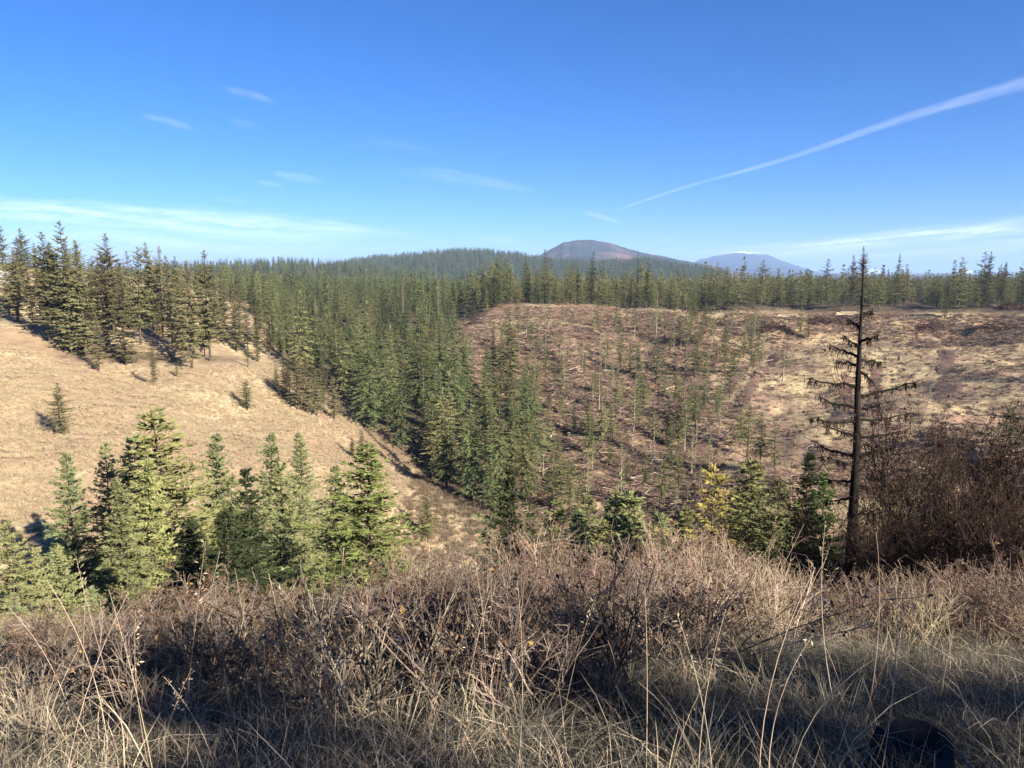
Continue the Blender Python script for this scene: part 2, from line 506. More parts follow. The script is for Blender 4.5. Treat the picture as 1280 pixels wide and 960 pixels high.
# ------------------------------------------------------------------ far hills
def hill_mat(name, c1, c2, c3, sc, snow=None, thr=(0.5, 0.62)):
    m, nt, out = new_mat(name)
    L = nt.links
    tc = nd(nt, 'TexCoord'); P = tc.outputs['Object']
    n1 = noise(nt, P, sc, 5, 0.6); n2 = noise(nt, P, sc * 6, 4, 0.65)
    c = mixc(nt, ramp(nt, n2, 0.4, 0.6), c1, c2)
    c = mixc(nt, ramp(nt, n1, *thr), c, c3)
    if snow:
        s = nd(nt, 'SeparateXYZ'); L.new(P, s.inputs[0])
        a = nd(nt, 'Math', operation='MULTIPLY_ADD'); L.new(n2, a.inputs[0]); a.inputs[1].default_value = snow[2]; L.new(s.outputs[2], a.inputs[2])
        c = mixc(nt, ramp(nt, a.outputs[0], snow[0], snow[1]), c, (0.85, 0.87, 0.9))
    p = nd(nt, 'BsdfPrincipled'); p.inputs['Roughness'].default_value = 1.0; p.inputs['Specular IOR Level'].default_value = 0.0
    L.new(c, p.inputs['Base Color'])
    b = nd(nt, 'Bump'); b.inputs['Strength'].default_value = 1.0; b.inputs['Distance'].default_value = 0.25 / sc * 0.1
    L.new(n2, b.inputs['Height']); L.new(b.outputs[0], p.inputs['Normal'])
    L.new(p.outputs[0], out.inputs[0])
    return m


HILLF = {}


def far_hill(name, sil, D, depth, mat, seed, rough=0.04, base=-40.0, ns=160, nt_=48):
    rg = RS(seed)
    sil = np.array(sil, float)
    us = np.linspace(sil[0, 0], sil[-1, 0], ns)
    vs_ = np.interp(us, sil[:, 0], sil[:, 1])
    ker = np.exp(-np.linspace(-2, 2, 7) ** 2); ker /= ker.sum()
    vs_ = np.convolve(np.pad(vs_, 3, 'edge'), ker, 'valid')
    jt = rg.normal(0, 0.8, ns); jt = np.convolve(np.pad(jt, 2, 'edge'), np.ones(5) / 5, 'valid') + rg.normal(0, 0.18, ns)
    vs_ = vs_ + jt * np.clip((345 - vs_) / 10, 0, 1)
    crest = at(us, vs_, np.full(ns, D))
    hz = np.maximum(crest[:, 2] - base, 1.0)
    t = np.linspace(-1, 1, nt_)
    prof = np.cos(t * np.pi / 2) ** 1.3
    X = np.repeat(crest[:, 0][:, None], nt_, 1); Y = D + t[None] * depth + np.zeros((ns, 1))
    X = X * (Y / D)
    Zz = base + hz[:, None] * prof[None]
    ph = rg.uniform(0, 6.28, 24)
    g = np.zeros_like(Zz)
    for k in range(12):
        a = rg.uniform(0, 6.28); wl = depth * rg.uniform(0.06, 0.5)
        g += np.sin((X * math.cos(a) + Y * math.sin(a)) * 6.28 / wl + ph[k]) * wl / depth
    Zz += g * rough * hz[:, None] * (1 - prof[None] * 0.75)
    HILLF[name] = (X, Y, Zz)
    V = np.stack([X, Y, Zz], -1).reshape(-1, 3)
    i = np.arange(ns - 1)[:, None] * nt_; j = np.arange(nt_ - 1)[None]
    b = MB()
    b.add(V, np.stack([i + j, i + nt_ + j, i + nt_ + j + 1, i + j + 1], -1).reshape(-1, 4), 0.5, 0, True)
    return obj(name, b.mesh(name, [mat]), kind='structure')


dkf = hill_mat('forest_slopes', (0.022, 0.034, 0.018), (0.055, 0.068, 0.034), (0.075, 0.075, 0.04), 0.004)
rust = hill_mat('rust_slopes', (0.020, 0.028, 0.020), (0.050, 0.046, 0.034), (0.15, 0.088, 0.06), 0.003, thr=(0.46, 0.58))
blue = hill_mat('far_slopes', (0.012, 0.018, 0.016), (0.03, 0.034, 0.03), (0.035, 0.035, 0.03), 0.0006, snow=(372, 392, 120))
white = hill_mat('snow_slopes', (0.2, 0.22, 0.24), (0.3, 0.3, 0.3), (0.8, 0.82, 0.85), 0.0005, snow=(-40, 60, 60))
far_hill('low_ridge', [(120, 346), (200, 340), (280, 336), (330, 334), (385, 334), (430, 337), (480, 342), (540, 346)], 1500, 420, dkf, 11)
far_hill('wooded_hill', [(380, 346), (410, 337), (440, 331), (490, 326), (530, 322), (560, 319), (595, 318.5), (630, 321), (660, 326), (700, 331), (740, 333), (775, 331), (800, 329), (830, 332), (870, 338), (910, 345)], 2600, 800, dkf, 12)
far_hill('rusty_mountain', [(560, 345), (620, 331), (655, 325), (675, 319), (690, 311), (704, 304), (720, 301), (740, 300.5), (758, 303), (776, 309), (795, 314), (820, 319), (850, 325), (880, 330), (920, 340), (950, 346)], 6000, 1900, rust, 13, rough=0.09, ns=240)
far_hill('snowy_mountain', [(790, 346), (830, 333), (860, 329), (885, 322), (905, 318), (918, 315.5), (935, 316), (950, 319), (962, 320), (980, 328), (1010, 337), (1060, 346)], 14000, 4500, blue, 14, rough=0.1)
far_hill('snow_peaks', [(1030, 350), (1060, 345), (1078, 338), (1088, 335), (1100, 338), (1115, 343), (1150, 346), (1180, 343), (1195, 337), (1208, 336), (1222, 342), (1260, 350)], 25000, 6000, white, 15)


# ------------------------------------------------------------------ conifers
def conifer(seed, Ht, Rd, cb=0.08, nwh=26, nb=6, shape=0.85, droop=0.25, up_top=0.6, low=-0.15, tl=0.5, tw=0.13, dens=4.0, per=3, gap=0.05, fine=False,
            rag=0.25, trunk_r=None, lat_l=None, m=5):
    rg = RS(seed)
    cr = MB(); tr = MB()
    trunk_r = trunk_r or Ht * 0.011
    zz = np.linspace(0, Ht, 9)
    bend = np.cumsum(rg.normal(0, 0.0035 * Ht, (9, 2)), 0) * np.linspace(0, 1, 9)[:, None]
    tp = np.column_stack([bend, zz])
    tp[0, 2] = -0.6
    tr.tube(tp, trunk_r * (1 - zz / Ht * 0.93), 7, rg.rand())
    cx = lambda z: np.array([np.interp(z, zz, bend[:, 0]), np.interp(z, zz, bend[:, 1]), z])
    lop = rg.normal(0, 1, 2); lop /= np.linalg.norm(lop)
    B = []; D = []; LN = []; TN = []; RF = []
    for i in range(nwh):
        s = (i + rg.uniform(-0.3, 0.3)) / nwh
        s = min(max(s, 0.0), 0.985)
        sw = s
        whj = rg.uniform(1 - rag, 1 + rag * 0.6)
        n_ = max(3, int(round(nb * (1 - 0.35 * s))))
        a0 = rg.uniform(0, 6.28)
        for k in range(n_):
            if rg.rand() < gap:
                continue
            a = a0 + k * 6.283 / n_ + rg.normal(0, 0.25)
            s = min(max(sw + rg.uniform(-0.75, 0.75) / nwh, 0.0), 0.985)
            z0 = Ht * (cb + (1 - cb) * s ** 0.92)
            prof = (1 - s) ** shape * min(1.0, 0.6 + s * 3.0) + 0.02
            dirh = np.array([math.cos(a), math.sin(a), 0.0])
            L = Rd * prof * whj * rg.uniform(0.65, 1.15) * (1 + 0.18 * float(dirh[:2] @ lop))
            if L < 0.08:
                continue
            el = low + (up_top - low) * s + rg.normal(0, 0.1)
            lat = np.array([-dirh[1], dirh[0], 0.0])
            base = cx(z0 + rg.normal(0, Ht * 0.006))
            q = lambda t: base + dirh * (L * t * math.cos(el))[:, None] + np.array([0, 0, 1.0]) * (L * (math.sin(el) * t - droop * t ** 2 + 0.55 * droop * t ** 3))[:, None]
            tt = np.linspace(0, 1, 4)
            if L > 0.5:
                tr.tube(q(tt), trunk_r * 0.22 * (1 - s * 0.6) * np.array([1, 0.7, 0.45, 0.15]), 3, rg.rand())
            n = max(3, int(L * dens))
            t = np.clip(np.linspace(0.12, 1.0, n) + rg.normal(0, 0.02, n), 0.05, 1)
            p = q(t)
            for _ in range(per):
                side = rg.choice([-1.0, 1.0], n)
                th = rg.uniform(0.45, 1.15, n)
                d = dirh[None] * np.cos(th)[:, None] + lat[None] * (side * np.sin(th))[:, None]
                d[:, 2] += math.sin(el) * 0.5 - droop * t * 0.6 + rg.normal(0.02, 0.22, n)
                ln = (tl * (1.15 - 0.6 * t)) * rg.uniform(0.6, 1.25, n) * min(1.0, 0.35 + L / Rd)
                if fine:
                    ln = (lat_l * (1.15 - 0.75 * t)) * rg.uniform(0.5, 1.25, n) * min(1.0, 0.12 + 1.15 * L / Rd)
                    for f in range(m):
                        o = p + d * (ln * (f / m))[:, None]
                        d2 = d + lat[None] * (rg.normal(0, 0.55, n))[:, None] + dirh[None] * rg.normal(0.1, 0.4, n)[:, None]
                        d2[:, 2] += rg.normal(0.05, 0.25, n)
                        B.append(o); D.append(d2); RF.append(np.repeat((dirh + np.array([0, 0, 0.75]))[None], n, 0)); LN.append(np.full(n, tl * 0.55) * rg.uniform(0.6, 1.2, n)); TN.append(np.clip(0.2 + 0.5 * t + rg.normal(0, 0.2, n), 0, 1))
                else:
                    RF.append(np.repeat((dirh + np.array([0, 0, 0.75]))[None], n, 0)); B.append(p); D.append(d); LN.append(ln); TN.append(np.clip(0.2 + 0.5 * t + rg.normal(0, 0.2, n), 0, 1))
    # leader
    n = 10
    top = cx(Ht * 0.97)
    B.append(np.repeat(top[None], n, 0) + np.column_stack([np.zeros((n, 2)), np.linspace(0, 0.03 * Ht, n)])); D.append(rg.normal(0, 0.45, (n, 3)) + np.array([0, 0, 1.0]))
    LN.append(np.full(n, tl * 0.7)); TN.append(np.full(n, 0.7)); RF.append(rg.normal(0, 1, (n, 3)))
    B = np.vstack(B); D = np.vstack(D); LN = np.concatenate(LN); TN = np.concatenate(TN)
    cr.diamonds(B, D, LN, LN * (tw / tl) * rg.uniform(0.7, 1.3, len(LN)), rg, TN, up=np.vstack(RF))
    return tr, cr, Ht


PROTO = {}


def protos(kind, mat, specs, bark='bark'):
    res = []
    for i, (args, kw) in enumerate(specs):
        tr, cr, Ht = conifer(*args, **kw)
        tm = tr.mesh(kind + '_trunk', [M[bark]]); cm = cr.mesh(kind + '_crown', [M[mat]])
        J = MB(); J.V = tr.V + cr.V; J.T = tr.T + cr.T; J.n = tr.n + cr.n
        J.Fc = list(tr.Fc) + [(f + tr.n, 1, s) for f, m, s in cr.Fc]
        jm = J.mesh(kind + '_tree', [M[bark], M[mat]])
        res.append((tm, cm, Ht, jm))
    PROTO[kind] = res
    return res


mid = dict(tl=0.8, tw=0.26, dens=3.3, per=3)
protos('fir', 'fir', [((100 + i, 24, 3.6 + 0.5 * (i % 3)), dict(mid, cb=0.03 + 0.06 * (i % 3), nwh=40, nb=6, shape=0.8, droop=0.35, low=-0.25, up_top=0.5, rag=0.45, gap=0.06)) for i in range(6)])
protos('lightfir', 'young', [((110 + i, 22, 3.3 + 0.5 * i), dict(mid, cb=0.06 + 0.06 * i, nwh=36, nb=6, shape=0.72, droop=0.3, low=-0.2, up_top=0.55, rag=0.45, gap=0.1)) for i in range(3)])
protos('hillpine', 'pine', [((120 + i, 24, 4.0 + 0.5 * (i % 3)), dict(mid, cb=0.06 + 0.06 * (i % 3), nwh=38, nb=6, shape=0.56, droop=0.15, low=0.0, up_top=0.7, gap=0.1, rag=0.5, tw=0.32, tl=0.85)) for i in range(6)])
protos('young', 'young', [((140 + i, 12, 1.9 + 0.3 * (i % 3)), dict(tl=0.55, tw=0.17, dens=4.6, per=3, cb=0.06 + 0.07 * (i % 3), nwh=28, nb=5, shape=0.62, droop=0.15, low=0.0, up_top=0.7, gap=0.15, rag=0.45)) for i in range(5)])
protos('thin', 'young', [((160 + i, 12, 1.0 + 0.25 * (i % 3)), dict(tl=0.5, tw=0.16, dens=5.0, per=3, cb=0.15 + 0.17 * (i % 3), nwh=24, nb=4, shape=0.5, droop=0.2, low=-0.1, up_top=0.6, gap=0.2, rag=0.5, trunk_r=0.13)) for i in range(5)], bark='pale_bark')
nearp = dict(tl=0.31, tw=0.088, dens=6.5, per=3, fine=True, lat_l=0.62, m=5)
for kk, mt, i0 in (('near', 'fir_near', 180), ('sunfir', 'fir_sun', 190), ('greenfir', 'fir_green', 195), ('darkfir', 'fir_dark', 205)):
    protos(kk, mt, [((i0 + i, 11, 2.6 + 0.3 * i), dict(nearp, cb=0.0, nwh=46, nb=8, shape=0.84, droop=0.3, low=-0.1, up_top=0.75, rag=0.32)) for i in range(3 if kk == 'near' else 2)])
protos('larch', 'larch', [((220, 8, 1.9), dict(tl=0.30, tw=0.08, dens=6, per=3, fine=True, lat_l=0.45, m=4, cb=0.03, nwh=30, nb=6, shape=0.65, droop=0.1, low=0.1, up_top=0.8, gap=0.1, rag=0.4))])
# small far-off trees for the masses
protos('farfir', 'fir', [((230 + i, 22, 3.6), dict(tl=1.8, tw=0.8, dens=0.9, per=2, cb=0.05, nwh=16, nb=5, shape=0.8, droop=0.3, rag=0.35)) for i in range(4)])
protos('farpine', 'young', [((240 + i, 16, 2.7), dict(tl=1.4, tw=0.65, dens=1.0, per=2, cb=0.12, nwh=14, nb=5, shape=0.62, droop=0.15, low=0.0, rag=0.4, gap=0.1)) for i in range(4)])

TREES = []


def tree(kind, name, x, y, height, label, cat, group, rg, wide=1.0, z=None):
    ps = PROTO[kind]
    tm, cm, Ht, _ = ps[rg.randint(len(ps))]
    s = height / Ht
    z = h1(x, y) if z is None else z
    e = place(name, [('trunk', tm), ('crown', cm)], (x, y, z), rg.uniform(0, 6.28), (s * wide, s * wide, s), label, cat, group, (rg.normal(0, 0.015), rg.normal(0, 0.015)))
    TREES.append((x, y))
    return e


def tree_px(kind, name, u, vb, vt, label, cat, group, rg, wide=1.0):
    p = cast(u, vb, 30)
    height = p[1] * (vb - vt) / F * 1.02
    return tree(kind, name, p[0], p[1], height, label, cat, group, rg, wide, z=p[2])


def spread(rg, box, poly, spacing, tries, existing=None, z=None, dmax=1e9):
    """dart-throwing in metres, kept where the foot is inside the polygon of the picture's ground"""
    x = rg.uniform(box[0], box[1], tries); y = rg.uniform(box[2], box[3], tries)
    zz = H(x, y)
    u, v = proj(np.stack([x, y, zz], -1))
    ok = in_poly(u, v, poly)
    x, y, zz = x[ok], y[ok], zz[ok]
    cell = {}
    keep = []
    g = spacing
    for i in range(len(x)):
        k = (int(x[i] // g), int(y[i] // g))
        good = True
        for a in (-1, 0, 1):
            for b in (-1, 0, 1):
                for j in cell.get((k[0] + a, k[1] + b), ()):
                    if (x[i] - x[j]) ** 2 + (y[i] - y[j]) ** 2 < g * g:
                        good = False; break
        if good:
            cell.setdefault(k, []).append(i); keep.append(i)
    keep = np.array(keep, int)
    return x[keep], y[keep], zz[keep]


# ---- left hillside
rg = RS(21)
G = 'pines on the crest of the golden hillside'
crest = [(-6, 408, 285), (22, 402, 318), (42, 412, 335), (62, 428, 288), (90, 442, 275), (76, 436, 300), (108, 446, 298), (124, 466, 388), (143, 418, 290), (158, 458, 330),
         (132, 440, 312), (176, 430, 305), (192, 414, 300), (204, 424, 305), (216, 432, 316), (240, 462, 322), (228, 446, 330), (263, 452, 310), (252, 440, 330), (280, 432, 345),
         (296, 440, 360), (300, 425, 350), (310, 440, 372), (322, 452, 395), (336, 446, 400), (12, 395, 320), (100, 424, 310), (168, 412, 310), (150, 404, 318)]


def crest_label(u, size):
    w_ = 'beside the shed' if u < 50 else 'in the thick of the stand' if u < 170 else 'in the open part of the stand' if u < 265 else 'at the valley end of the stand'
    return '%s olive pine on the golden hill crest, %s' % (size, w_), 'pine tree', '%s crest pines %s' % (size, w_)


for u, vb, vt in crest:
    tree_px('hillpine', 'pine_tree', u, vb, vt + 8, *crest_label(u, 'low' if vb - vt < 90 else 'tall'), rg, rg.uniform(0.9, 1.2))
x, y, z = spread(rg, (-330, 0, 150, 420), [(-20, 395), (60, 418), (150, 436), (260, 446), (335, 432), (318, 398), (270, 378), (150, 352), (-20, 350)], 7.0, 9000)
o_ = np.argsort(y)[:52]
for i in o_:
    if np.min([(x[i] - a) ** 2 + (y[i] - b) ** 2 for a, b in TREES]) > 16:
        tree('hillpine', 'pine_tree', x[i], y[i], rg.uniform(9, 17), *crest_label(proj(np.array([x[i], y[i], z[i]]))[0], 'shorter'), rg, rg.uniform(0.95, 1.2), z[i])
tree_px('hillpine', 'pine_tree', 76, 542, 478, 'lone small pine casting its shadow on the open golden slope', 'pine tree', None, rg, 1.9)
tree_px('hillpine', 'pine_tree', 193, 482, 434, 'thin young pine with bare lower trunk below the crest stand', 'pine tree', None, rg, 0.9)
tree_px('young', 'pine_tree', 221, 472, 456, 'round little pine bush below the crest stand', 'pine tree', None, rg, 1.6)
tree_px('hillpine', 'pine_tree', 309, 513, 474, 'small lone pine on the golden slope beside the shaded gully', 'pine tree', None, rg, 2.0)
tree_px('young', 'pine_tree', 310, 460, 428, 'bushy small pine at the end of the crest stand', 'pine tree', None, rg, 1.3)
G2 = 'pines on the edge of the golden slope above the gully'
for u, vb, vt in [(355, 500, 452), (372, 512, 445), (384, 516, 440), (396, 520, 458), (362, 490, 448), (418, 525, 470), (346, 485, 455), (452, 578, 535), (440, 570, 545), (535, 680, 612), (404, 508, 450)]:
    tree_px('hillpine', 'pine_tree', u, vb, vt, 'small airy pine on the edge of the golden slope by the gully', 'pine tree', G2, rg, 1.35)

# ---- firs in the valley: the nearest ones singly, the rest as a wood
rg = RS(22)
VAL = [(338, 445), (425, 498), (470, 545), (525, 588), (575, 628), (640, 650), (668, 630), (662, 540), (640, 500), (600, 482), (560, 470), (548, 452), (575, 402), (640, 378), (650, 366), (645, 343), (255, 343), (285, 378), (330, 400)]
x, y, z = spread(rg, (-420, 30, 125, 900), VAL, 5.8, 70000)
o_ = np.argsort(y)
x, y, z = x[o_], y[o_], z[o_]
hgt = rg.uniform(8, 19, len(x)) * rg.uniform(0.85, 1.1, len(x)) + np.where(y < 235, rg.uniform(4, 9, len(x)), 0)
near_n = min(290, len(x))
for i in range(near_n):
    dist = y[i]
    uu = proj(np.array([x[i], y[i], z[i]]))[0]
    lt = rg.rand() < 0.3
    bare = rg.rand() < 0.045
    where, grp = (('in the front row along the valley bottom', 'firs of the front row in the valley') if dist < 215 else ('in the wood beside the golden slope', 'firs beside the golden slope') if uu < 400 else
                  ('in the wood against the logged clearing', 'firs against the clearing') if uu > 545 else ('in the dense middle of the valley wood', 'firs in the middle of the valley wood'))
    hs = 'tall' if hgt[i] > 17 else 'middling' if hgt[i] > 12 else 'short'
    lab = '%s %s fir %s' % (hs, 'spindly half-bare' if bare else 'light yellow-green' if lt else 'dark green', where)
    tree('thin' if bare else 'lightfir' if lt else 'fir', 'fir_tree', x[i], y[i], hgt[i], lab, 'fir tree', '%s %s %s' % (hs, 'spindly' if bare else 'light' if lt else 'dark', grp), rg, rg.uniform(0.8, 1.45), z[i])
FX, FY, FZ, FH = [x[near_n:]], [y[near_n:]], [z[near_n:]], [hgt[near_n:] * 0.92]
FK = [np.zeros(len(x) - near_n, int)]

# ---- young pines along the far edge of the clearing
PLAT = [(575, 402), (640, 379), (720, 384), (800, 385), (860, 390), (940, 390), (1000, 386), (1060, 380), (1100, 387), (1150, 378), (1180, 388), (1320, 384), (1320, 343), (640, 343)]
x, y, z = spread(rg, (-30, 620, 300, 850), PLAT, 5.6, 60000)
o_ = np.argsort(y)
x, y, z = x[o_], y[o_], z[o_]
near_n = 280
hgt = np.clip(rg.normal(13.5, 3.2, len(x)), 7, 23)
hgt = np.where(rg.rand(len(x)) < 0.04, hgt * 1.5, hgt)
for i in range(near_n):
    uu = proj(np.array([x[i], y[i], z[i]]))[0]
    where = 'under the rusty mountain' if uu < 820 else 'under the snowy mountain' if uu < 1010 else 'behind the dead tree' if uu < 1130 else 'towards the edge of the picture'
    hs = 'tall' if hgt[i] > 15 else 'middling' if hgt[i] > 12 else 'short'
    yk = rg.rand() < 0.85
    tree('young' if yk else 'fir', 'young_pine_tree', x[i], y[i], hgt[i], '%s %s pine edging the far clearing %s' % (hs, 'light green' if yk else 'dark green', where), 'young pine', '%s %s pines of the far edge %s' % (hs, 'light' if yk else 'dark', where), rg, rg.uniform(1.0, 1.55), z[i])
FX.append(x[near_n:]); FY.append(y[near_n:]); FZ.append(z[near_n:]); FH.append(hgt[near_n:]); FK.append(np.ones(len(x) - near_n, int))
for u, vb, vt in [(797, 384, 318), (808, 384, 326), (1076, 384, 312), (1066, 384, 322), (1118, 384, 320), (1231, 384, 318), (1251, 384, 330), (1277, 384, 325)]:
    tree_px('hillpine' if u > 1000 else 'fir', 'pine_tree', u, vb, vt, 'tall pine rising above the young trees beyond the clearing', 'pine tree', 'tall pines above the far tree line', rg, 0.8)

# far wood behind, and on the hills
FX = np.concatenate(FX); FY = np.concatenate(FY); FZ = np.concatenate(FZ); FH = np.concatenate(FH); FK = np.concatenate(FK)
nx = 2600
ex = rg.uniform(-700, 800, nx); ey = rg.uniform(600, 1250, nx)
FX = np.concatenate([FX, ex]); FY = np.concatenate([FY, ey]); FZ = np.concatenate([FZ, H(ex, ey)]); FH = np.concatenate([FH, rg.uniform(7, 23, nx)]); FK = np.concatenate([FK, rg.randint(0, 2, nx)])
pk = FK * 4 + rg.randint(0, 4, len(FX))
base_h = np.where(FK == 0, 22.0, 16.0)
s = FH / base_h
scatter('forest', np.stack([FX, FY, FZ], -1), np.stack([0 * FX, 0 * FX, rg.uniform(0, 6.28, len(FX))], -1), np.stack([s * 1.1, s * 1.1, s], -1), pk,
        [p[3] for p in PROTO['farfir']] + [p[3] for p in PROTO['farpine']], 'dense green conifer wood stretching back to the far hills')
for hn, cnt, hm in (('low_ridge', 2500, 17), ('wooded_hill', 9000, 21)):
    X, Y, Z = HILLF[hn]
    a = rg.uniform(0, X.shape[0] - 1.001, cnt); b = rg.uniform(2, X.shape[1] * 0.56, cnt)
    i0 = a.astype(int); j0 = b.astype(int); fa = a - i0; fb = b - j0
    bl = lambda Q: (Q[i0, j0] * (1 - fa) * (1 - fb) + Q[i0 + 1, j0] * fa * (1 - fb) + Q[i0, j0 + 1] * (1 - fa) * fb + Q[i0 + 1, j0 + 1] * fa * fb)
    P = np.stack([bl(X), bl(Y), bl(Z)], -1)
    s = rg.uniform(0.4, 1.25, cnt) * hm / 22
    scatter('forest', P, np.stack([0 * s, 0 * s, rg.uniform(0, 6.28, cnt)], -1), np.stack([s * 1.4, s * 1.4, s], -1), rg.randint(0, 4, cnt), [p[3] for p in PROTO['farfir']],
            'dark conifer forest covering the low far ridge' if hn == 'low_ridge' else 'dark conifer forest covering the rounded far hill')

# ---- trees left standing in the logged clearing
rg = RS(23)
GC = 'young trees left standing in the logged clearing'
hand = [(682, 446, 402, 'thin'), (820, 420, 366, 'thin'), (850, 432, 394, 'young'), (862, 434, 392, 'young'), (876, 430, 396, 'young'), (798, 470, 418, 'thin'), (820, 482, 420, 'young'),
        (756, 466, 424, 'thin'), (792, 541, 476, 'thin'), (752, 552, 500, 'young'), (766, 550, 505, 'young'), (832, 560, 514, 'young'), (848, 562, 510, 'young'), (886, 552, 510, 'thin'),
        (868, 526, 474, 'young'), (806, 606, 564, 'young'), (826, 600, 556, 'thin'), (848, 612, 560, 'young'), (700, 612, 538, 'young'), (690, 624, 556, 'thin'), (712, 642, 572, 'young'), (722, 655, 596, 'young'),
        (934, 572, 504, 'young'), (950, 582, 516, 'young'), (968, 584, 520, 'young'), (925, 560, 510, 'young'), (978, 480, 418, 'thin'), (1262, 556, 500, 'young'), (1246, 500, 470, 'thin'), (905, 470, 430, 'young'),
        (917, 466, 428, 'young'), (912, 500, 455, 'young'), (658, 520, 440, 'young'), (640, 470, 430, 'thin'), (700, 446, 418, 'thin'), (672, 440, 405, 'young'), (786, 470, 425, 'young'), (740, 590, 545, 'thin'),
        (1180, 400, 372, 'young'), (1000, 420, 385, 'young'), (1010, 425, 392, 'young')]
LBL = {'young': 'bushy young conifer left standing in the logged clearing', 'thin': 'spindly pole-like conifer left standing in the logged clearing'}


def clr_label(k, uv):
    u_, v_ = float(uv[0]), float(uv[1])
    side = 'next to the valley firs' if u_ < 720 else 'in its middle' if u_ < 840 else 'along the skid track' if u_ < 990 else 'in the grassy part'
    hgt_ = 'high up the slope' if v_ < 450 else 'halfway up the slope' if v_ < 540 else 'low on the slope'
    nm = 'spindly pole-like conifer' if k == 'thin' else 'bushy young conifer'
    return '%s left in the clearing, %s, %s' % (nm, side, hgt_), 'young tree', '%ss %s, %s' % (nm, side, hgt_)


for u, vb, vt, k in hand:
    tree_px(k, 'spindly_tree' if k == 'thin' else 'young_fir_tree', u, vb, vt, *clr_label(k, (u, vb)), rg, 1.5 if k == 'young' else 1.25)
x, y, z = spread(rg, (-40, 300, 130, 330), [(600, 440), (680, 400), (800, 395), (900, 400), (960, 410), (960, 470), (900, 500), (900, 600), (850, 640), (680, 640), (670, 520), (620, 470)], 4.2, 12000)
sel = rg.permutation(len(x))[:170]
for i in sel:
    k = 'thin' if rg.rand() < 0.6 else 'young'
    tree(k, 'spindly_tree' if k == 'thin' else 'young_fir_tree', x[i], y[i], rg.uniform(4, 12.5), *clr_label(k, proj(np.array([x[i], y[i], z[i]]))), rg, rg.uniform(1.1, 1.6), z[i])
# a few beyond the right edge of the picture, whose shadows reach in
for i in range(26):
    yy = rg.uniform(120, 300); xx = yy * rg.uniform(0.72, 0.95)
    tree('young', 'young_fir_tree', xx, yy, rg.uniform(7, 13), 'young conifer beyond the side of the clearing, out of the picture', 'young tree', 'young conifers beyond the clearing', rg, 1.1)

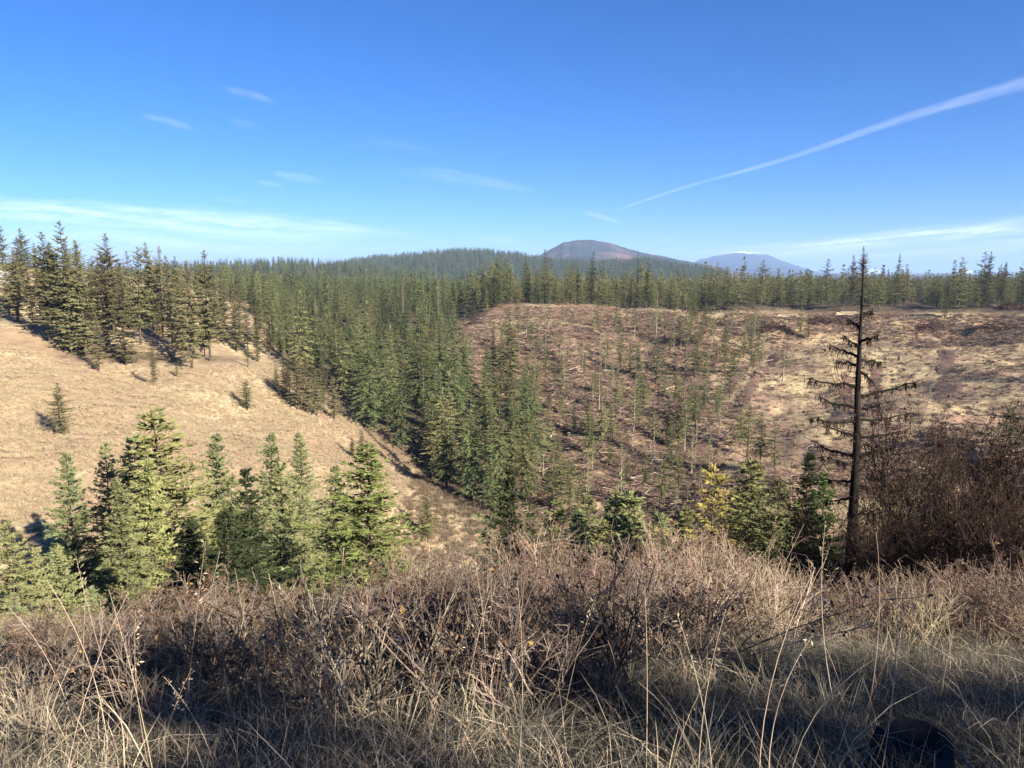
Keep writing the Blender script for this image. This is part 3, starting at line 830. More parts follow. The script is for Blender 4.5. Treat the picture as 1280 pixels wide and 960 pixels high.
# ---- firs nearer by, below the edge of the bank: (u, top v, metres ahead, height, kind, width)
rg = RS(24)
NEAR = [
    (205, 513, 47, 13, 'sunfir', 1.5, 'tallest bright yellow-green fir of the cluster below the bank'),
    (86, 566, 54, 11, 'near', 0.95, 'pointed grey-green fir with its shadow on the golden slope behind'),
    (124, 556, 56, 11.5, 'near', 0.9, 'slender grey-green fir between the pointed fir and the tallest one'),
    (160, 548, 52, 11.5, 'near', 1.1, 'broad grey-green fir leaning against the tallest bright fir'),
    (260, 546, 57, 11, 'near', 0.9, 'narrow pale fir just behind the tallest bright fir'),
    (336, 545, 60, 10.5, 'near', 0.8, 'thin airy fir standing over the dark young fir'),
    (376, 543, 72, 6.5, 'near', 1.0, 'small pale fir alone on the golden slope'),
    (362, 582, 44, 9.5, 'near', 0.9, 'grey-green fir at the foot of the bare slope strip'),
    (416, 583, 62, 7.5, 'near', 0.9, 'small pale fir behind the bright green spruce'),
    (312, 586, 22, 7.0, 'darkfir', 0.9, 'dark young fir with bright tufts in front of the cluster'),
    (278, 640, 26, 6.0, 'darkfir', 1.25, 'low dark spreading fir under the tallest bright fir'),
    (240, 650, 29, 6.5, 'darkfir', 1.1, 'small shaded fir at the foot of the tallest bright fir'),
    (75, 682, 30, 7.5, 'near', 0.95, 'short bright grey-green fir standing lowest before the shadows'),
    (40, 688, 40, 6.5, 'near', 0.7, 'tiny narrow fir in the shade beside the short bright one'),
    (8, 652, 28, 8.5, 'near', 1.0, 'pale fir cut off by the edge of the picture'),
    (112, 735, 22, 5.0, 'near', 1.1, 'small pale fir peeping over the thicket by the short bright fir'),
    (150, 600, 38, 9.0, 'near', 0.9, 'pale green fir filling in before the broad grey-green one'),
    (15, 742, 18, 4.5, 'near', 1.1, 'low pale fir in the corner above the thicket'),
    (458, 558, 30, 9.8, 'greenfir', 1.55, 'bright green spruce standing alone against the golden slope'),
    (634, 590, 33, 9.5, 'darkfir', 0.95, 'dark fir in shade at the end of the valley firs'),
    (668, 600, 60, 12, 'fir', 1.0, 'tall slim fir behind the dark shaded fir'),
    (610, 575, 75, 15, 'fir', 0.9, 'slender green fir at the mouth of the gully'),
    (720, 640, 28, 7, 'near', 1.2, 'small pale fir beside the yellow-green one above the thicket'),
    (745, 650, 25, 6.5, 'sunfir', 1.0, 'slim yellow-green fir peeping over the middle of the thicket'),
    (798, 614, 26, 7.5, 'sunfir', 1.5, 'bushy yellow-green fir over the middle of the thicket'),
    (826, 640, 29, 7.0, 'near', 1.3, 'pale fir pressed against the bushy yellow-green one'),
    (690, 660, 24, 6.5, 'greenfir', 0.9, 'low green fir above the thicket by the dark shaded fir'),
    (940, 580, 25, 8.5, 'sunfir', 1.5, 'round-topped yellow-green fir beside the yellow larch'),
    (972, 600, 22, 7.5, 'near', 1.3, 'grey-green fir leaning on the round-topped yellow-green one'),
    (1030, 590, 17, 6.8, 'greenfir', 0.95, 'green fir close beside the dead tree'),
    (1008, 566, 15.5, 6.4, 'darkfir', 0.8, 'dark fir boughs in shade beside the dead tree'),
    (702, 628, 27, 7, 'sunfir', 1.1, 'yellow-green fir just right of the dark shaded fir'),
    (770, 612, 30, 7, 'sunfir', 1.0, 'pointed yellow-green fir left of the bushy one above the thicket'),
    (735, 622, 34, 7, 'near', 1.1, 'grey-green fir between the two yellow-green ones above the thicket'),
    (852, 640, 30, 7, 'near', 1.0, 'small grey-green fir left of the yellow larch'),
    (862, 636, 33, 7, 'sunfir', 1.0, 'yellow-green fir touching the yellow larch'),
    (924, 612, 28, 7, 'sunfir', 1.2, 'yellow-green fir between the larch and the round-topped fir'),
    (990, 625, 19, 6, 'sunfir', 1.1, 'yellow-green fir half hidden by the dark boughs'),
    (182, 575, 42, 9, 'sunfir', 0.9, 'yellow-green fir in front of the tallest bright fir'),
    (346, 640, 33, 7, 'near', 1.0, 'low grey-green fir beside the bare slope strip'),
    (292, 600, 40, 9, 'near', 1.0, 'grey-green fir behind the dark young fir'),
    (436, 640, 36, 7, 'greenfir', 0.9, 'low green fir tucked behind the bright green spruce'),
    (760, 628, 40, 10, 'near', 0.8, 'thin pale fir just behind the bushy yellow-green one'),
]
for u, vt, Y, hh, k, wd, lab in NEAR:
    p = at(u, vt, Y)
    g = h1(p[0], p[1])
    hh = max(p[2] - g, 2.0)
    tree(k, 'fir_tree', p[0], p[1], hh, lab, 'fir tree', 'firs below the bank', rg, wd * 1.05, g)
p = at(895, 586, 22.5); g = h1(p[0], p[1])
tree('larch', 'larch_tree', p[0], p[1], p[2] - g, 'yellow autumn larch above the thicket', 'larch', None, rg, 1.25, g)

# the firs behind the viewer whose shade falls over the bank
rg = RS(25)
for k in np.arange(-9, 9, 0.85):
    sx_, sy_ = math.sin(R(SUN_AZ)), math.cos(R(SUN_AZ))
    x_, y_ = 12 * sx_ - sy_ * 1.5 * k + rg.normal(0, 0.3), 6 + 12 * sy_ + sx_ * 1.5 * k + rg.normal(0, 0.3)
    tree('darkfir', 'fir_tree', x_, y_, float(np.interp(k, [-9, -3, -2, -1, -0.35, 0.27, 0.84, 2, 3.4, 5, 8], [5.4, 5.4, 5.2, 4.9, 4.4, 3.7, 2.9, 2.6, 3.8, 4.8, 5.2])) * rg.uniform(0.82, 1.08), 'dense fir in the row behind the viewer that shades the bank, out of the picture', 'fir tree', 'firs behind the viewer', rg, 1.8)


# ------------------------------------------------------------------ logging slash, brush, grass on the slopes
rg = RS(31)


def stick_pile(seed, n, spread_, lmin, lmax, r, flat=0.25):
    g = RS(seed); b = MB()
    for _ in range(n):
        c = np.array([g.normal(0, spread_), g.normal(0, spread_), abs(g.normal(0, flat))])
        a = g.uniform(0, 6.28); l = g.uniform(lmin, lmax); e = g.normal(0, 0.18)
        d = np.array([math.cos(a) * math.cos(e), math.sin(a) * math.cos(e), math.sin(e)])
        rr_ = r * g.uniform(0.5, 1.4)
        b.tube(np.stack([c - d * l / 2, c + d * l / 2]), [rr_, rr_ * 0.6], 4, g.rand(), cap=True)
    return b


def brush_clump(seed, n, h, wdt, lw):
    g = RS(seed); b = MB()
    base = np.column_stack([g.normal(0, wdt * 0.3, (n, 2)), np.zeros(n)])
    d = np.column_stack([g.normal(0, 0.55, (n, 2)), np.ones(n)])
    b.diamonds(base, d, h * g.uniform(0.5, 1.2, n), lw * g.uniform(0.6, 1.4, n), g, g.rand(n))
    return b


slash_me = [stick_pile(300 + i, 14, 0.9, 0.8, 3.2, 0.055, 0.16).mesh('slash_sticks', [M['slash']]) for i in range(6)]
brush_me = [brush_clump(320 + i, 40, 0.9, 0.9, 0.10).mesh('brush_clump', [M['brush']]) for i in range(5)]
tuft_me = [brush_clump(330 + i, 26, 0.42, 0.5, 0.05).mesh('grass_tuft', [M['grass_gold']]) for i in range(5)]


def scatter_poly(name, poly, box, n, protos_, label, smin, smax, seed, holes=(), rdens=None):
    g = RS(seed)
    x = g.uniform(box[0], box[1], n * 4); y = g.uniform(box[2], box[3], n * 4)
    z = H(x, y)
    u, v = proj(np.stack([x, y, z], -1))
    ok = in_poly(u, v, poly)
    for h in holes:
        ok &= ~(in_poly(u, v, h) & (g.rand(len(u)) < 0.8))
    x, y, z = x[ok][:n], y[ok][:n], z[ok][:n]
    m = len(x)
    s = g.uniform(smin, smax, m)
    return scatter(name, np.stack([x, y, z], -1), np.stack([g.normal(0, 0.06, m), g.normal(0, 0.06, m), g.uniform(0, 6.28, m)], -1), np.stack([s, s, s], -1), g.randint(0, len(protos_), m), protos_, label)


CLR = [(548, 455), (580, 405), (640, 382), (720, 384), (900, 392), (1300, 394), (1300, 620), (1000, 670), (720, 680), (655, 640), (668, 560), (655, 505), (600, 478)]
scatter_poly('logging_debris', CLR, (-60, 330, 125, 345), 7000, slash_me, 'broken branches and sticks strewn over the logged clearing', 0.5, 1.3, 41, holes=[MEADOW])
scatter_poly('undergrowth', CLR, (-60, 330, 125, 345), 9000, brush_me, 'low dry brush growing over the logged clearing', 0.35, 1.1, 42, holes=[MEADOW])
scatter_poly('dry_grass', [(-30, 420), (100, 455), (250, 458), (340, 455), (420, 505), (470, 555), (530, 605), (600, 665), (500, 760), (-30, 760)], (-150, 0, 60, 230), 26000, tuft_me, 'golden dry grass tufts over the open hillside', 0.5, 1.25, 43)
scatter_poly('dry_grass', MEADOW, (20, 330, 125, 300), 9000, tuft_me, 'pale dry grass in the open part of the clearing', 0.5, 1.3, 44)
scatter_poly('undergrowth', [(520, 590), (560, 605), (620, 640), (640, 700), (520, 760), (500, 640)], (-40, 10, 85, 170), 1500, [brush_clump(340 + i, 60, 0.8, 1.0, 0.05).mesh('brush_clump', [M['brush']]) for i in range(3)], 'reddish bare brush at the mouth of the gully', 0.6, 1.2, 45)

# fallen logs and stumps one can make out
rg = RS(32)


def log_mesh(seed, L, r, mat):
    g = RS(seed); b = MB()
    t = np.linspace(0, 1, 6)
    P = np.column_stack([(t - 0.5) * L, g.normal(0, 0.006 * L, 6), g.normal(0, 0.004 * L, 6) + r])
    b.tube(P, r * (1 - 0.5 * t) * g.uniform(0.92, 1.08, 6), 7, g.rand(), cap=True)
    for _ in range(4):
        q = g.uniform(0.2, 0.9); a = g.uniform(-1.4, 1.4)
        p = np.array([(q - 0.5) * L, 0, r]); d = np.array([0.3, math.sin(a), math.cos(a)])
        b.tube(np.stack([p, p + d * r * g.uniform(2, 5)]), [r * 0.22, r * 0.08], 4, 0.5)
    return b.mesh('log', [M[mat]])


LOGS = [log_mesh(350 + i, 9, 0.17, m) for i, m in enumerate(['pale_bark', 'pale_bark', 'cut_wood', 'bark', 'bark'])]


def lay_log(name, me, x, y, a, s, label, cat, group):
    dx, dy = math.cos(a) * 4.5 * s, math.sin(a) * 4.5 * s
    z0, z1, zc = h1(x - dx, y - dy), h1(x + dx, y + dy), h1(x, y)
    o = obj(name, me, None, (x, y, max(zc, (z0 + z1) / 2) + 0.05), label, cat, group)
    o.rotation_euler = (0, -math.atan2(z1 - z0, 9 * s), a)
    o.scale = (s, s, s)


x, y, z = spread(rg, (-40, 280, 130, 325), [(600, 440), (680, 400), (900, 398), (1000, 405), (1270, 410), (1270, 440), (1000, 470), (920, 500), (900, 600), (850, 640), (690, 640), (670, 520), (620, 470)], 7, 6000)
for i in rg.permutation(len(x))[:85]:
    lay_log('fallen_log', LOGS[rg.randint(5)], x[i], y[i], rg.uniform(-0.6, 1.2), rg.uniform(0.4, 1.05), 'fallen log lying among the slash of the clearing', 'log', 'fallen logs in the clearing')
for u, v, a, s, lab in [(828, 492, 0.75, 1.5, 'long pale fallen log pointing up the middle of the clearing'), (716, 462, 0.6, 1.1, 'pale straight log left of the bushy trees in the clearing'), (690, 545, 1.2, 1.2, 'pale leaning pole fallen at the edge of the valley firs')]:
    p = cast(u, v, 60)
    lay_log('fallen_log', LOGS[2], p[0], p[1], a, s, lab, 'log', None)
sb = MB()
g = RS(360)
a = np.arange(9) * 6.283 / 9
for (z0, r0), (z1, r1) in zip([(-0.3, 0.42), (0.12, 0.33)], [(0.12, 0.33), (0.5, 0.29)]):
    sb.add(np.vstack([np.column_stack([np.cos(a) * r0, np.sin(a) * r0, np.full(9, z0)]), np.column_stack([np.cos(a) * r1, np.sin(a) * r1, np.full(9, z1) + g.normal(0, 0.02, 9) * (z1 > 0.3)])]),
           [[k, (k + 1) % 9, 9 + (k + 1) % 9, 9 + k] for k in range(9)], 0.4, 0)
stump_side = sb.mesh('stump_side', [M['bark']])
sb = MB(); sb.add(np.vstack([np.column_stack([np.cos(a) * 0.285, np.sin(a) * 0.285, np.full(9, 0.5)]), [[0, 0, 0.52]]]), [[k, (k + 1) % 9, 9] for k in range(9)], 0.5)
stump_top = sb.mesh('stump_cut_face', [M['cut_wood']])
x, y, z = spread(rg, (-20, 260, 135, 300), [(660, 420), (900, 405), (1270, 420), (1270, 560), (900, 600), (700, 640), (670, 520)], 8, 4000)
for i in rg.permutation(len(x))[:70]:
    place('tree_stump', [('bark', stump_side), ('cut_face', stump_top)], (x[i], y[i], z[i]), rg.uniform(0, 6), rg.uniform(0.8, 1.5), 'low cut stump in the logged clearing', 'stump', 'cut stumps in the clearing')

# slash piles and log decks along the far edge
for u, v, wd, hh, lab in [(965, 413, 9, 2.4, 'heap of grey slash and crooked logs beside the skid track'), (1050, 405, 13, 2.2, 'long reddish slash heap behind the dead tree'), (1022, 404, 6, 1.8, 'small dark slash heap near the yellow log deck'),
                          (1166, 412, 9, 2.4, 'dark slash heap above the straight wheel track'), (1250, 412, 13, 2.6, 'wide dark slash heap by the edge of the picture'), (905, 408, 8, 1.8, 'low slash heap below the pale log deck'), (1262, 388, 9, 2.6, 'slash heap before the far trees by the edge of the picture')]:
    p = cast(u, v, 60)
    g = RS(int(u)); b = MB()
    wd *= 1.5; hh *= 1.75
    for _ in range(230):
        q = g.uniform(-1, 1, 2); q[0] *= wd / 2; q[1] *= wd / 4
        zt = hh * max(0.05, 1 - (q[0] / (wd / 2)) ** 2) * max(0.1, 1 - (q[1] / (wd / 4)) ** 2)
        c = np.array([q[0], q[1], g.uniform(0.1, 1) * zt]); a_ = g.uniform(0, 6.28); e = g.normal(0, 0.4); l = g.uniform(0.8, 4)
        d = np.array([math.cos(a_) * math.cos(e), math.sin(a_) * math.cos(e), math.sin(e)])
        rr_ = g.uniform(0.03, 0.16)
        b.tube(np.stack([c - d * l / 2, c + d * l / 2]), [rr_, rr_ * 0.7], 5, g.rand() * 0.9, cap=True)
    obj('slash_pile', b.mesh('slash_pile', [M['slash_old']]), None, (p[0], p[1], p[2] - 0.1), lab, 'slash pile')
for n_, (u, v, wd) in enumerate([(640, 397, 20), (600, 428, 14), (690, 440, 18), (735, 402, 16), (745, 424, 15), (785, 444, 14), (715, 482, 12), (590, 455, 13), (830, 458, 13), (765, 525, 14), (822, 590, 14), (735, 606, 13), (862, 575, 10), (690, 415, 15), (850, 500, 12), (780, 565, 12)]):
    p = cast(u, v, 60)
    g = RS(900 + n_); b = MB()
    for _ in range(150):
        q = np.array([g.uniform(-0.5, 0.5) * wd, g.normal(0, 0.7)])
        c = np.array([q[0], q[1], g.uniform(0.0, 1.1) * max(0.1, 1 - abs(q[1]) * 0.5)]); a_ = g.normal(0, 0.5) + (3.14 if g.rand() < 0.5 else 0); e = g.normal(0, 0.2); l = g.uniform(0.8, 4.5)
        d = np.array([math.cos(a_) * math.cos(e), math.sin(a_) * math.cos(e), math.sin(e)])
        rr_ = g.uniform(0.03, 0.13)
        b.tube(np.stack([c - d * l / 2, c + d * l / 2]), [rr_, rr_ * 0.6], 4, g.rand() * 0.8, cap=True)
    o = obj('slash_windrow', b.mesh('slash_windrow', [M['slash']]), None, (p[0], p[1], p[2] - 0.1), 'long row of raked slash in the clearing, %s, %s' % ('high up' if v < 430 else 'midway' if v < 500 else 'low down', 'next to the wood' if u < 660 else 'under the rusty mountain' if u < 780 else 'towards the skid track'), 'slash row', 'raked slash rows %s %s' % ('high up' if v < 430 else 'midway' if v < 500 else 'low down', 'next to the wood' if u < 660 else 'under the rusty mountain' if u < 780 else 'towards the skid track'))
    dx = wd / 2
    rzz = g.normal(0.1, 0.15)
    o.rotation_euler = (0, -math.atan2(h1(p[0] + dx * math.cos(rzz), p[1] + dx * math.sin(rzz)) - h1(p[0] - dx * math.cos(rzz), p[1] - dx * math.sin(rzz)), wd), rzz)
for u, v, n, lab, gr in [(893, 398, 16, 'pale cut log in the deck at the far edge of the clearing', 'pale log deck'), (1058, 394, 14, 'yellow cut log in the deck behind the dead tree', 'yellow log deck'), (982, 396, 9, 'pale cut log in the small deck above the skid track', 'small log deck')]:
    p = cast(u, v, 60)
    lay, k = 0, 0
    while k < n:
        m = max(1, 7 - lay * 2)
        for q in range(m):
            if k >= n:
                break
            o = obj('cut_log', LOGS[2], None, (p[0] + rg.normal(0, 0.5), p[1] + (q - m / 2) * 0.55, p[2] + 0.1 + lay * 0.5), lab, 'log', gr)
            o.rotation_euler = (0, rg.normal(0, 0.03), rg.normal(0, 0.12)); o.scale = (rg.uniform(0.6, 1.05), 1.5, 1.5)
            k += 1
        lay += 1


# wheel and skid tracks
def track_mat():
    m, nt, out = new_mat('bare_track_soil')
    L = nt.links
    tc = nd(nt, 'TexCoord')
    n = noise(nt, tc.outputs['Object'], 0.8, 5, 0.65)
    c = mixc(nt, ramp(nt, n, 0.35, 0.65), (0.075, 0.043, 0.028), (0.155, 0.09, 0.058))
    p = nd(nt, 'BsdfPrincipled'); p.inputs['Roughness'].default_value = 0.95
    L.new(c, p.inputs['Base Color']); L.new(p.outputs[0], out.inputs[0])
    return m


TM = track_mat()
for pts, wd in [([(992, 428), (965, 450), (945, 475), (930, 500), (912, 525)], 1.7), ([(972, 432), (945, 452), (918, 478), (900, 496)], 1.5), ([(905, 535), (880, 560), (862, 590), (845, 625)], 2.6),
                ([(868, 430), (840, 462), (815, 490), (798, 512)], 1.4), ([(1184, 436), (1183, 470), (1180, 505)], 2.2), ([(1197, 455), (1196, 480), (1195, 505)], 1.4), ([(1096, 455), (1093, 490), (1090, 525)], 1.6), ([(1062, 470), (1056, 500), (1048, 530)], 1.8)]:
    q = np.array([cast(u, v, 60)[:2] for u, v in pts])
    t = np.linspace(0, len(q) - 1, 50)
    c = np.column_stack([np.interp(t, np.arange(len(q)), q[:, k]) for k in (0, 1)])
    ker = np.ones(7) / 7
    c = np.column_stack([np.convolve(np.pad(c[:, k], 3, 'edge'), ker, 'valid') for k in (0, 1)])
    T = np.gradient(c, axis=0); T /= np.linalg.norm(T, axis=1)[:, None]
    N_ = np.column_stack([-T[:, 1], T[:, 0]])
    o5 = np.linspace(-1, 1, 5)
    wv = wd * 1.05 * (1 + 0.15 * np.sin(np.arange(50) * 0.7))
    XY = c[:, None] + N_[:, None] * (o5[None, :, None] * wv[:, None, None])
    Zt = H(XY[..., 0], XY[..., 1]) + 0.22 - 0.10 * np.abs(o5)[None] ** 2
    b = MB()
    i = np.arange(49)[:, None] * 5; j = np.arange(4)[None]
    b.add(np.concatenate([XY, Zt[..., None]], -1).reshape(-1, 3), np.stack([i + j, i + 5 + j, i + 6 + j, i + j + 1], -1).reshape(-1, 4), 0.5, 0, True)
    obj('dirt_track', b.mesh('dirt_track', [TM]), kind='structure')

#@@FOREGROUND
# ------------------------------------------------------------------ the small shed on the crest at the far left
p = cast(4, 356, 60)
sw, sd_, shh = 7.0, 5.0, 2.3


def box(x0, x1, y0, y1, z0, z1):
    V = np.array([[x, y, z] for z in (z0, z1) for y in (y0, y1) for x in (x0, x1)], float)
    return V, np.array([[0, 2, 3, 1], [4, 5, 7, 6], [0, 1, 5, 4], [2, 6, 7, 3], [0, 4, 6, 2], [1, 3, 7, 5]])


def plain(name, c, rough=0.7, metal=0.0):
    m, nt, out = new_mat(name)
    tc = nd(nt, 'TexCoord')
    n = noise(nt, tc.outputs['Object'], 3.0, 4, 0.6)
    col = mixc(nt, n, tuple(k * 0.8 for k in c), tuple(min(k * 1.15, 0.85) for k in c))
    p_ = nd(nt, 'BsdfPrincipled'); p_.inputs['Roughness'].default_value = rough; p_.inputs['Metallic'].default_value = metal
    nt.links.new(col, p_.inputs['Base Color']); nt.links.new(p_.outputs[0], out.inputs[0])
    return m


wb = MB(); wb.add(*box(-sw / 2, sw / 2, -sd_ / 2, sd_ / 2, -1, shh), 0.5)
rb = MB()
rv = np.array([[-sw / 2 - .4, -sd_ / 2 - .4, shh - .1], [sw / 2 + .4, -sd_ / 2 - .4, shh - .1], [sw / 2 + .4, 0, shh + 1.3], [-sw / 2 - .4, 0, shh + 1.3], [-sw / 2 - .4, sd_ / 2 + .4, shh - .1], [sw / 2 + .4, sd_ / 2 + .4, shh - .1]])
rb.add(np.vstack([rv, rv + [0, 0, .12]]), [[6, 7, 8, 9], [9, 8, 11, 10], [1, 0, 3, 2], [2, 3, 4, 5], [0, 1, 7, 6], [5, 4, 10, 11], [1, 2, 8, 7], [2, 5, 11, 8], [3, 0, 6, 9], [4, 3, 9, 10]], 0.5)
db = MB(); db.add(*box(-0.6, 0.6, -sd_ / 2 - 0.05, -sd_ / 2 + 0.02, -0.2, 2.0), 0.5)
place('shed', [('wall', wb.mesh('shed_wall', [plain('shed_boards', (0.45, 0.42, 0.38))])), ('roof', rb.mesh('shed_roof', [plain('sheet_metal', (0.72, 0.73, 0.75), 0.4, 0.3)])), ('door', db.mesh('shed_door', [plain('door_paint', (0.2, 0.18, 0.16))]))],
      (p[0], p[1], p[2]), 0.5, 1.0, 'small pale-roofed shed on the crest among the pines', 'shed')

# ------------------------------------------------------------------ the dead tree
rg = RS(51)
SNY = 14.0


def snag_pt(zx, zy, dy=0.0):
    """from a point on the dead tree's own outline (u, v) to metres, at the tree's own distance"""
    return at(zx, zy, SNY + dy)


foot = snag_pt(1063, 705)
gz = h1(foot[0], foot[1])
tp = [np.array([foot[0] - 0.12, foot[1], gz - 0.3])] + [snag_pt(u, v) for u, v in [(1063, 700), (1067, 630), (1071, 560), (1072, 486), (1075, 420), (1078, 372), (1079, 338), (1080, 318)]]
tp = np.array(tp)
org = np.array([foot[0], foot[1], gz])
tb = MB(); tb.tube(tp - org, np.array([0.16, 0.108, 0.09, 0.073, 0.054, 0.034, 0.021, 0.011, 0.004]), 9, 0.5)
bb = MB(); lb = MB()
bl = [((1072, 482), (1036, 480), (1004, 473)), ((1070, 510), (1040, 506), (1020, 495)), ((1068, 526), (1035, 532), (1010, 520)), ((1068, 545), (1045, 538), (1029, 530)), ((1072, 457), (1060, 455), (1044, 449)),
      ((1074, 446), (1055, 440), (1036, 430)), ((1066, 570), (1040, 565), (1014, 552)), ((1066, 580), (1048, 577), (1022, 568)), ((1075, 496), (1115, 488), (1152, 474)), ((1076, 512), (1090, 510), (1102, 504)),
      ((1073, 524), (1105, 527), (1143, 514)), ((1073, 546), (1110, 545), (1138, 536)), ((1071, 568), (1095, 566), (1120, 552)), ((1075, 450), (1092, 453), (1106, 452)), ((1075, 464), (1085, 472), (1093, 478)),
      ((1077, 410), (1068, 404), (1058, 398)), ((1077, 395), (1083, 391), (1090, 388)), ((1070, 600), (1050, 604), (1030, 598)), ((1068, 620), (1050, 628), (1028, 626)), ((1070, 610), (1095, 612), (1118, 604)),
      ((1068, 640), (1085, 646), (1105, 640)), ((1078, 425), (1088, 424), (1097, 420)), ((1076, 436), (1066, 428), (1052, 420))]
for a_, b_, c_ in bl:
    dz = rg.normal(0, 0.45)
    q0, q1, q2 = snag_pt(*a_), snag_pt(*b_, dz * 0.5), snag_pt(*c_, dz)
    t = np.linspace(0, 1, 9)[:, None]
    P = (1 - t) ** 2 * q0 + 2 * t * (1 - t) * q1 + t ** 2 * q2
    P += rg.normal(0, 0.012, P.shape)
    bb.tube(P - org, 0.033 * np.linspace(1, 0.15, 9), 5, 0.4)
    L = np.linalg.norm(q2 - q0)
    for k in range(int(6 + L * 9)):
        s_ = rg.uniform(0.2, 1.0)
        i = int(s_ * 8)
        o = P[i]
        d = np.array([rg.normal(0, 0.5), rg.normal(0, 0.5), rg.uniform(-0.8, 0.5)])
        l = rg.uniform(0.08, 0.3)
        bb.tube(np.stack([o, o + d * l * 0.6, o + d * l + [0, 0, -0.04]]) - org, [0.008, 0.005, 0.002], 3, 0.4)
    n = int(20 + 75 * L)
    s_ = rg.choice([0.35, 0.6, 0.85, 0.95], n) + rg.normal(0, 0.05, n)
    o = np.array([P[int(np.clip(k, 0, 1) * 8)] for k in s_]) + rg.normal(0, 0.02, (n, 3))
    lb.diamonds(o - org, np.column_stack([rg.normal(0, 0.25, (n, 2)), -np.ones(n)]), rg.uniform(0.04, 0.22, n) * rg.uniform(0.4, 1, n), rg.uniform(0.008, 0.022, n), rg, rg.rand(n))
for k in range(46):
    f_ = rg.uniform(0.28, 0.97)
    o = np.array([np.interp(f_, np.linspace(0, 1, 9), tp[:, q]) for q in range(3)])
    a_ = rg.uniform(0, 6.28); l = rg.uniform(0.08, 0.42) * (1.15 - f_)
    P = np.stack([o, o + np.array([math.cos(a_), math.sin(a_), rg.uniform(-0.3, 0.35)]) * l * 0.6, o + np.array([math.cos(a_), math.sin(a_), rg.uniform(-0.6, 0.2)]) * l])
    bb.tube(P - org, [0.011, 0.007, 0.002], 4, 0.4)
place('dead_tree', [('trunk', tb.mesh('snag_trunk', [M['snag']])), ('branches', bb.mesh('snag_branches', [M['snag']])), ('lichen', lb.mesh('snag_lichen', [M['lichen']]))], tuple(org), 0, 1.0,
      'black dead tree with drooping bare branches hung with lichen', 'dead tree')


# ------------------------------------------------------------------ shrubs on the bank
def shrub(seed, nst=16, br=7, tw=4, lean=0.45, leaves=250, lsz=0.03, r0=0.006, wood='twig', leaf='leaf_brown', upright=1.0, leaf_low=0.25):
    """one metre tall, scaled when placed"""
    g = RS(seed); st = MB(); lf = MB()
    TIPS = []
    for i in range(nst):
        a = g.uniform(0, 6.28); ln = lean * g.uniform(0.15, 1.2)
        b0 = np.array([g.normal(0, 0.10), g.normal(0, 0.10), -0.05])
        h = g.uniform(0.6, 1.05)
        d = np.array([math.cos(a) * ln, math.sin(a) * ln, upright])
        t = np.linspace(0, 1, 6)
        P = b0 + d[None] * (t * h)[:, None] + np.column_stack([np.cos(a) * ln * 0.3 * t ** 2, np.sin(a) * ln * 0.3 * t ** 2, -0.12 * ln * t ** 2])
        P += np.cumsum(g.normal(0, 0.012, P.shape), 0)
        tint = g.rand()
        st.tube(P, r0 * np.linspace(1, 0.3, 6), 3, tint)
        for k in range(br):
            s = g.uniform(0.25, 0.98)
            o = P[0] * 0 + np.array([np.interp(s, t, P[:, q]) for q in range(3)])
            dd = d / np.linalg.norm(d) + g.normal(0, 0.55, 3); dd[2] = abs(dd[2]) * 0.8 + 0.1
            dd /= np.linalg.norm(dd)
            l = g.uniform(0.15, 0.38) * (1.1 - 0.4 * s)
            B = o + dd[None] * np.array([0, 0.5, 1.0])[:, None] * l + g.normal(0, 0.008, (3, 3)) * np.array([0, 1, 1])[:, None]
            st.tube(B, r0 * np.array([0.5, 0.36, 0.2]), 3, tint + g.normal(0, 0.1))
            for m in range(tw):
                s2 = g.uniform(0.2, 1.0)
                o2 = B[0] + (B[2] - B[0]) * s2
                d2 = dd + g.normal(0, 0.6, 3)
                d2 /= np.linalg.norm(d2)
                l2 = g.uniform(0.05, 0.15)
                st.tube(np.stack([o2, o2 + d2 * l2]), [r0 * 0.28, r0 * 0.14], 3, tint + g.normal(0, 0.15))
                TIPS.append(o2 + d2 * l2 * g.uniform(0.3, 1.0))
    TIPS = np.array(TIPS)
    ok = TIPS[TIPS[:, 2] > leaf_low]
    if leaves:
        q = ok[g.randint(0, len(ok), leaves)] + g.normal(0, 0.012, (leaves, 3))
        d = g.normal(0, 0.6, (leaves, 3)) + np.array([0, 0, -0.5])
        s = lsz * g.uniform(0.5, 1.35, leaves)
        lf.diamonds(q, d, s * 1.6, s, g, np.clip(g.rand(leaves) ** 0.8, 0, 1), mid=0.5)
        # the curled half of each leaf
        lf.diamonds(q + g.normal(0, 0.004, (leaves, 3)), d + g.normal(0, 0.5, (leaves, 3)), s * 1.4, s * 0.7, g, np.clip(g.rand(leaves) ** 0.8 * 0.93, 0, 1), mid=0.5)
    return [('stems', st.mesh('shrub_stems', [M[wood]])), ('leaves', lf.mesh('shrub_leaves', [M[leaf]]))] if leaves else [('stems', st.mesh('shrub_stems', [M[wood]]))]


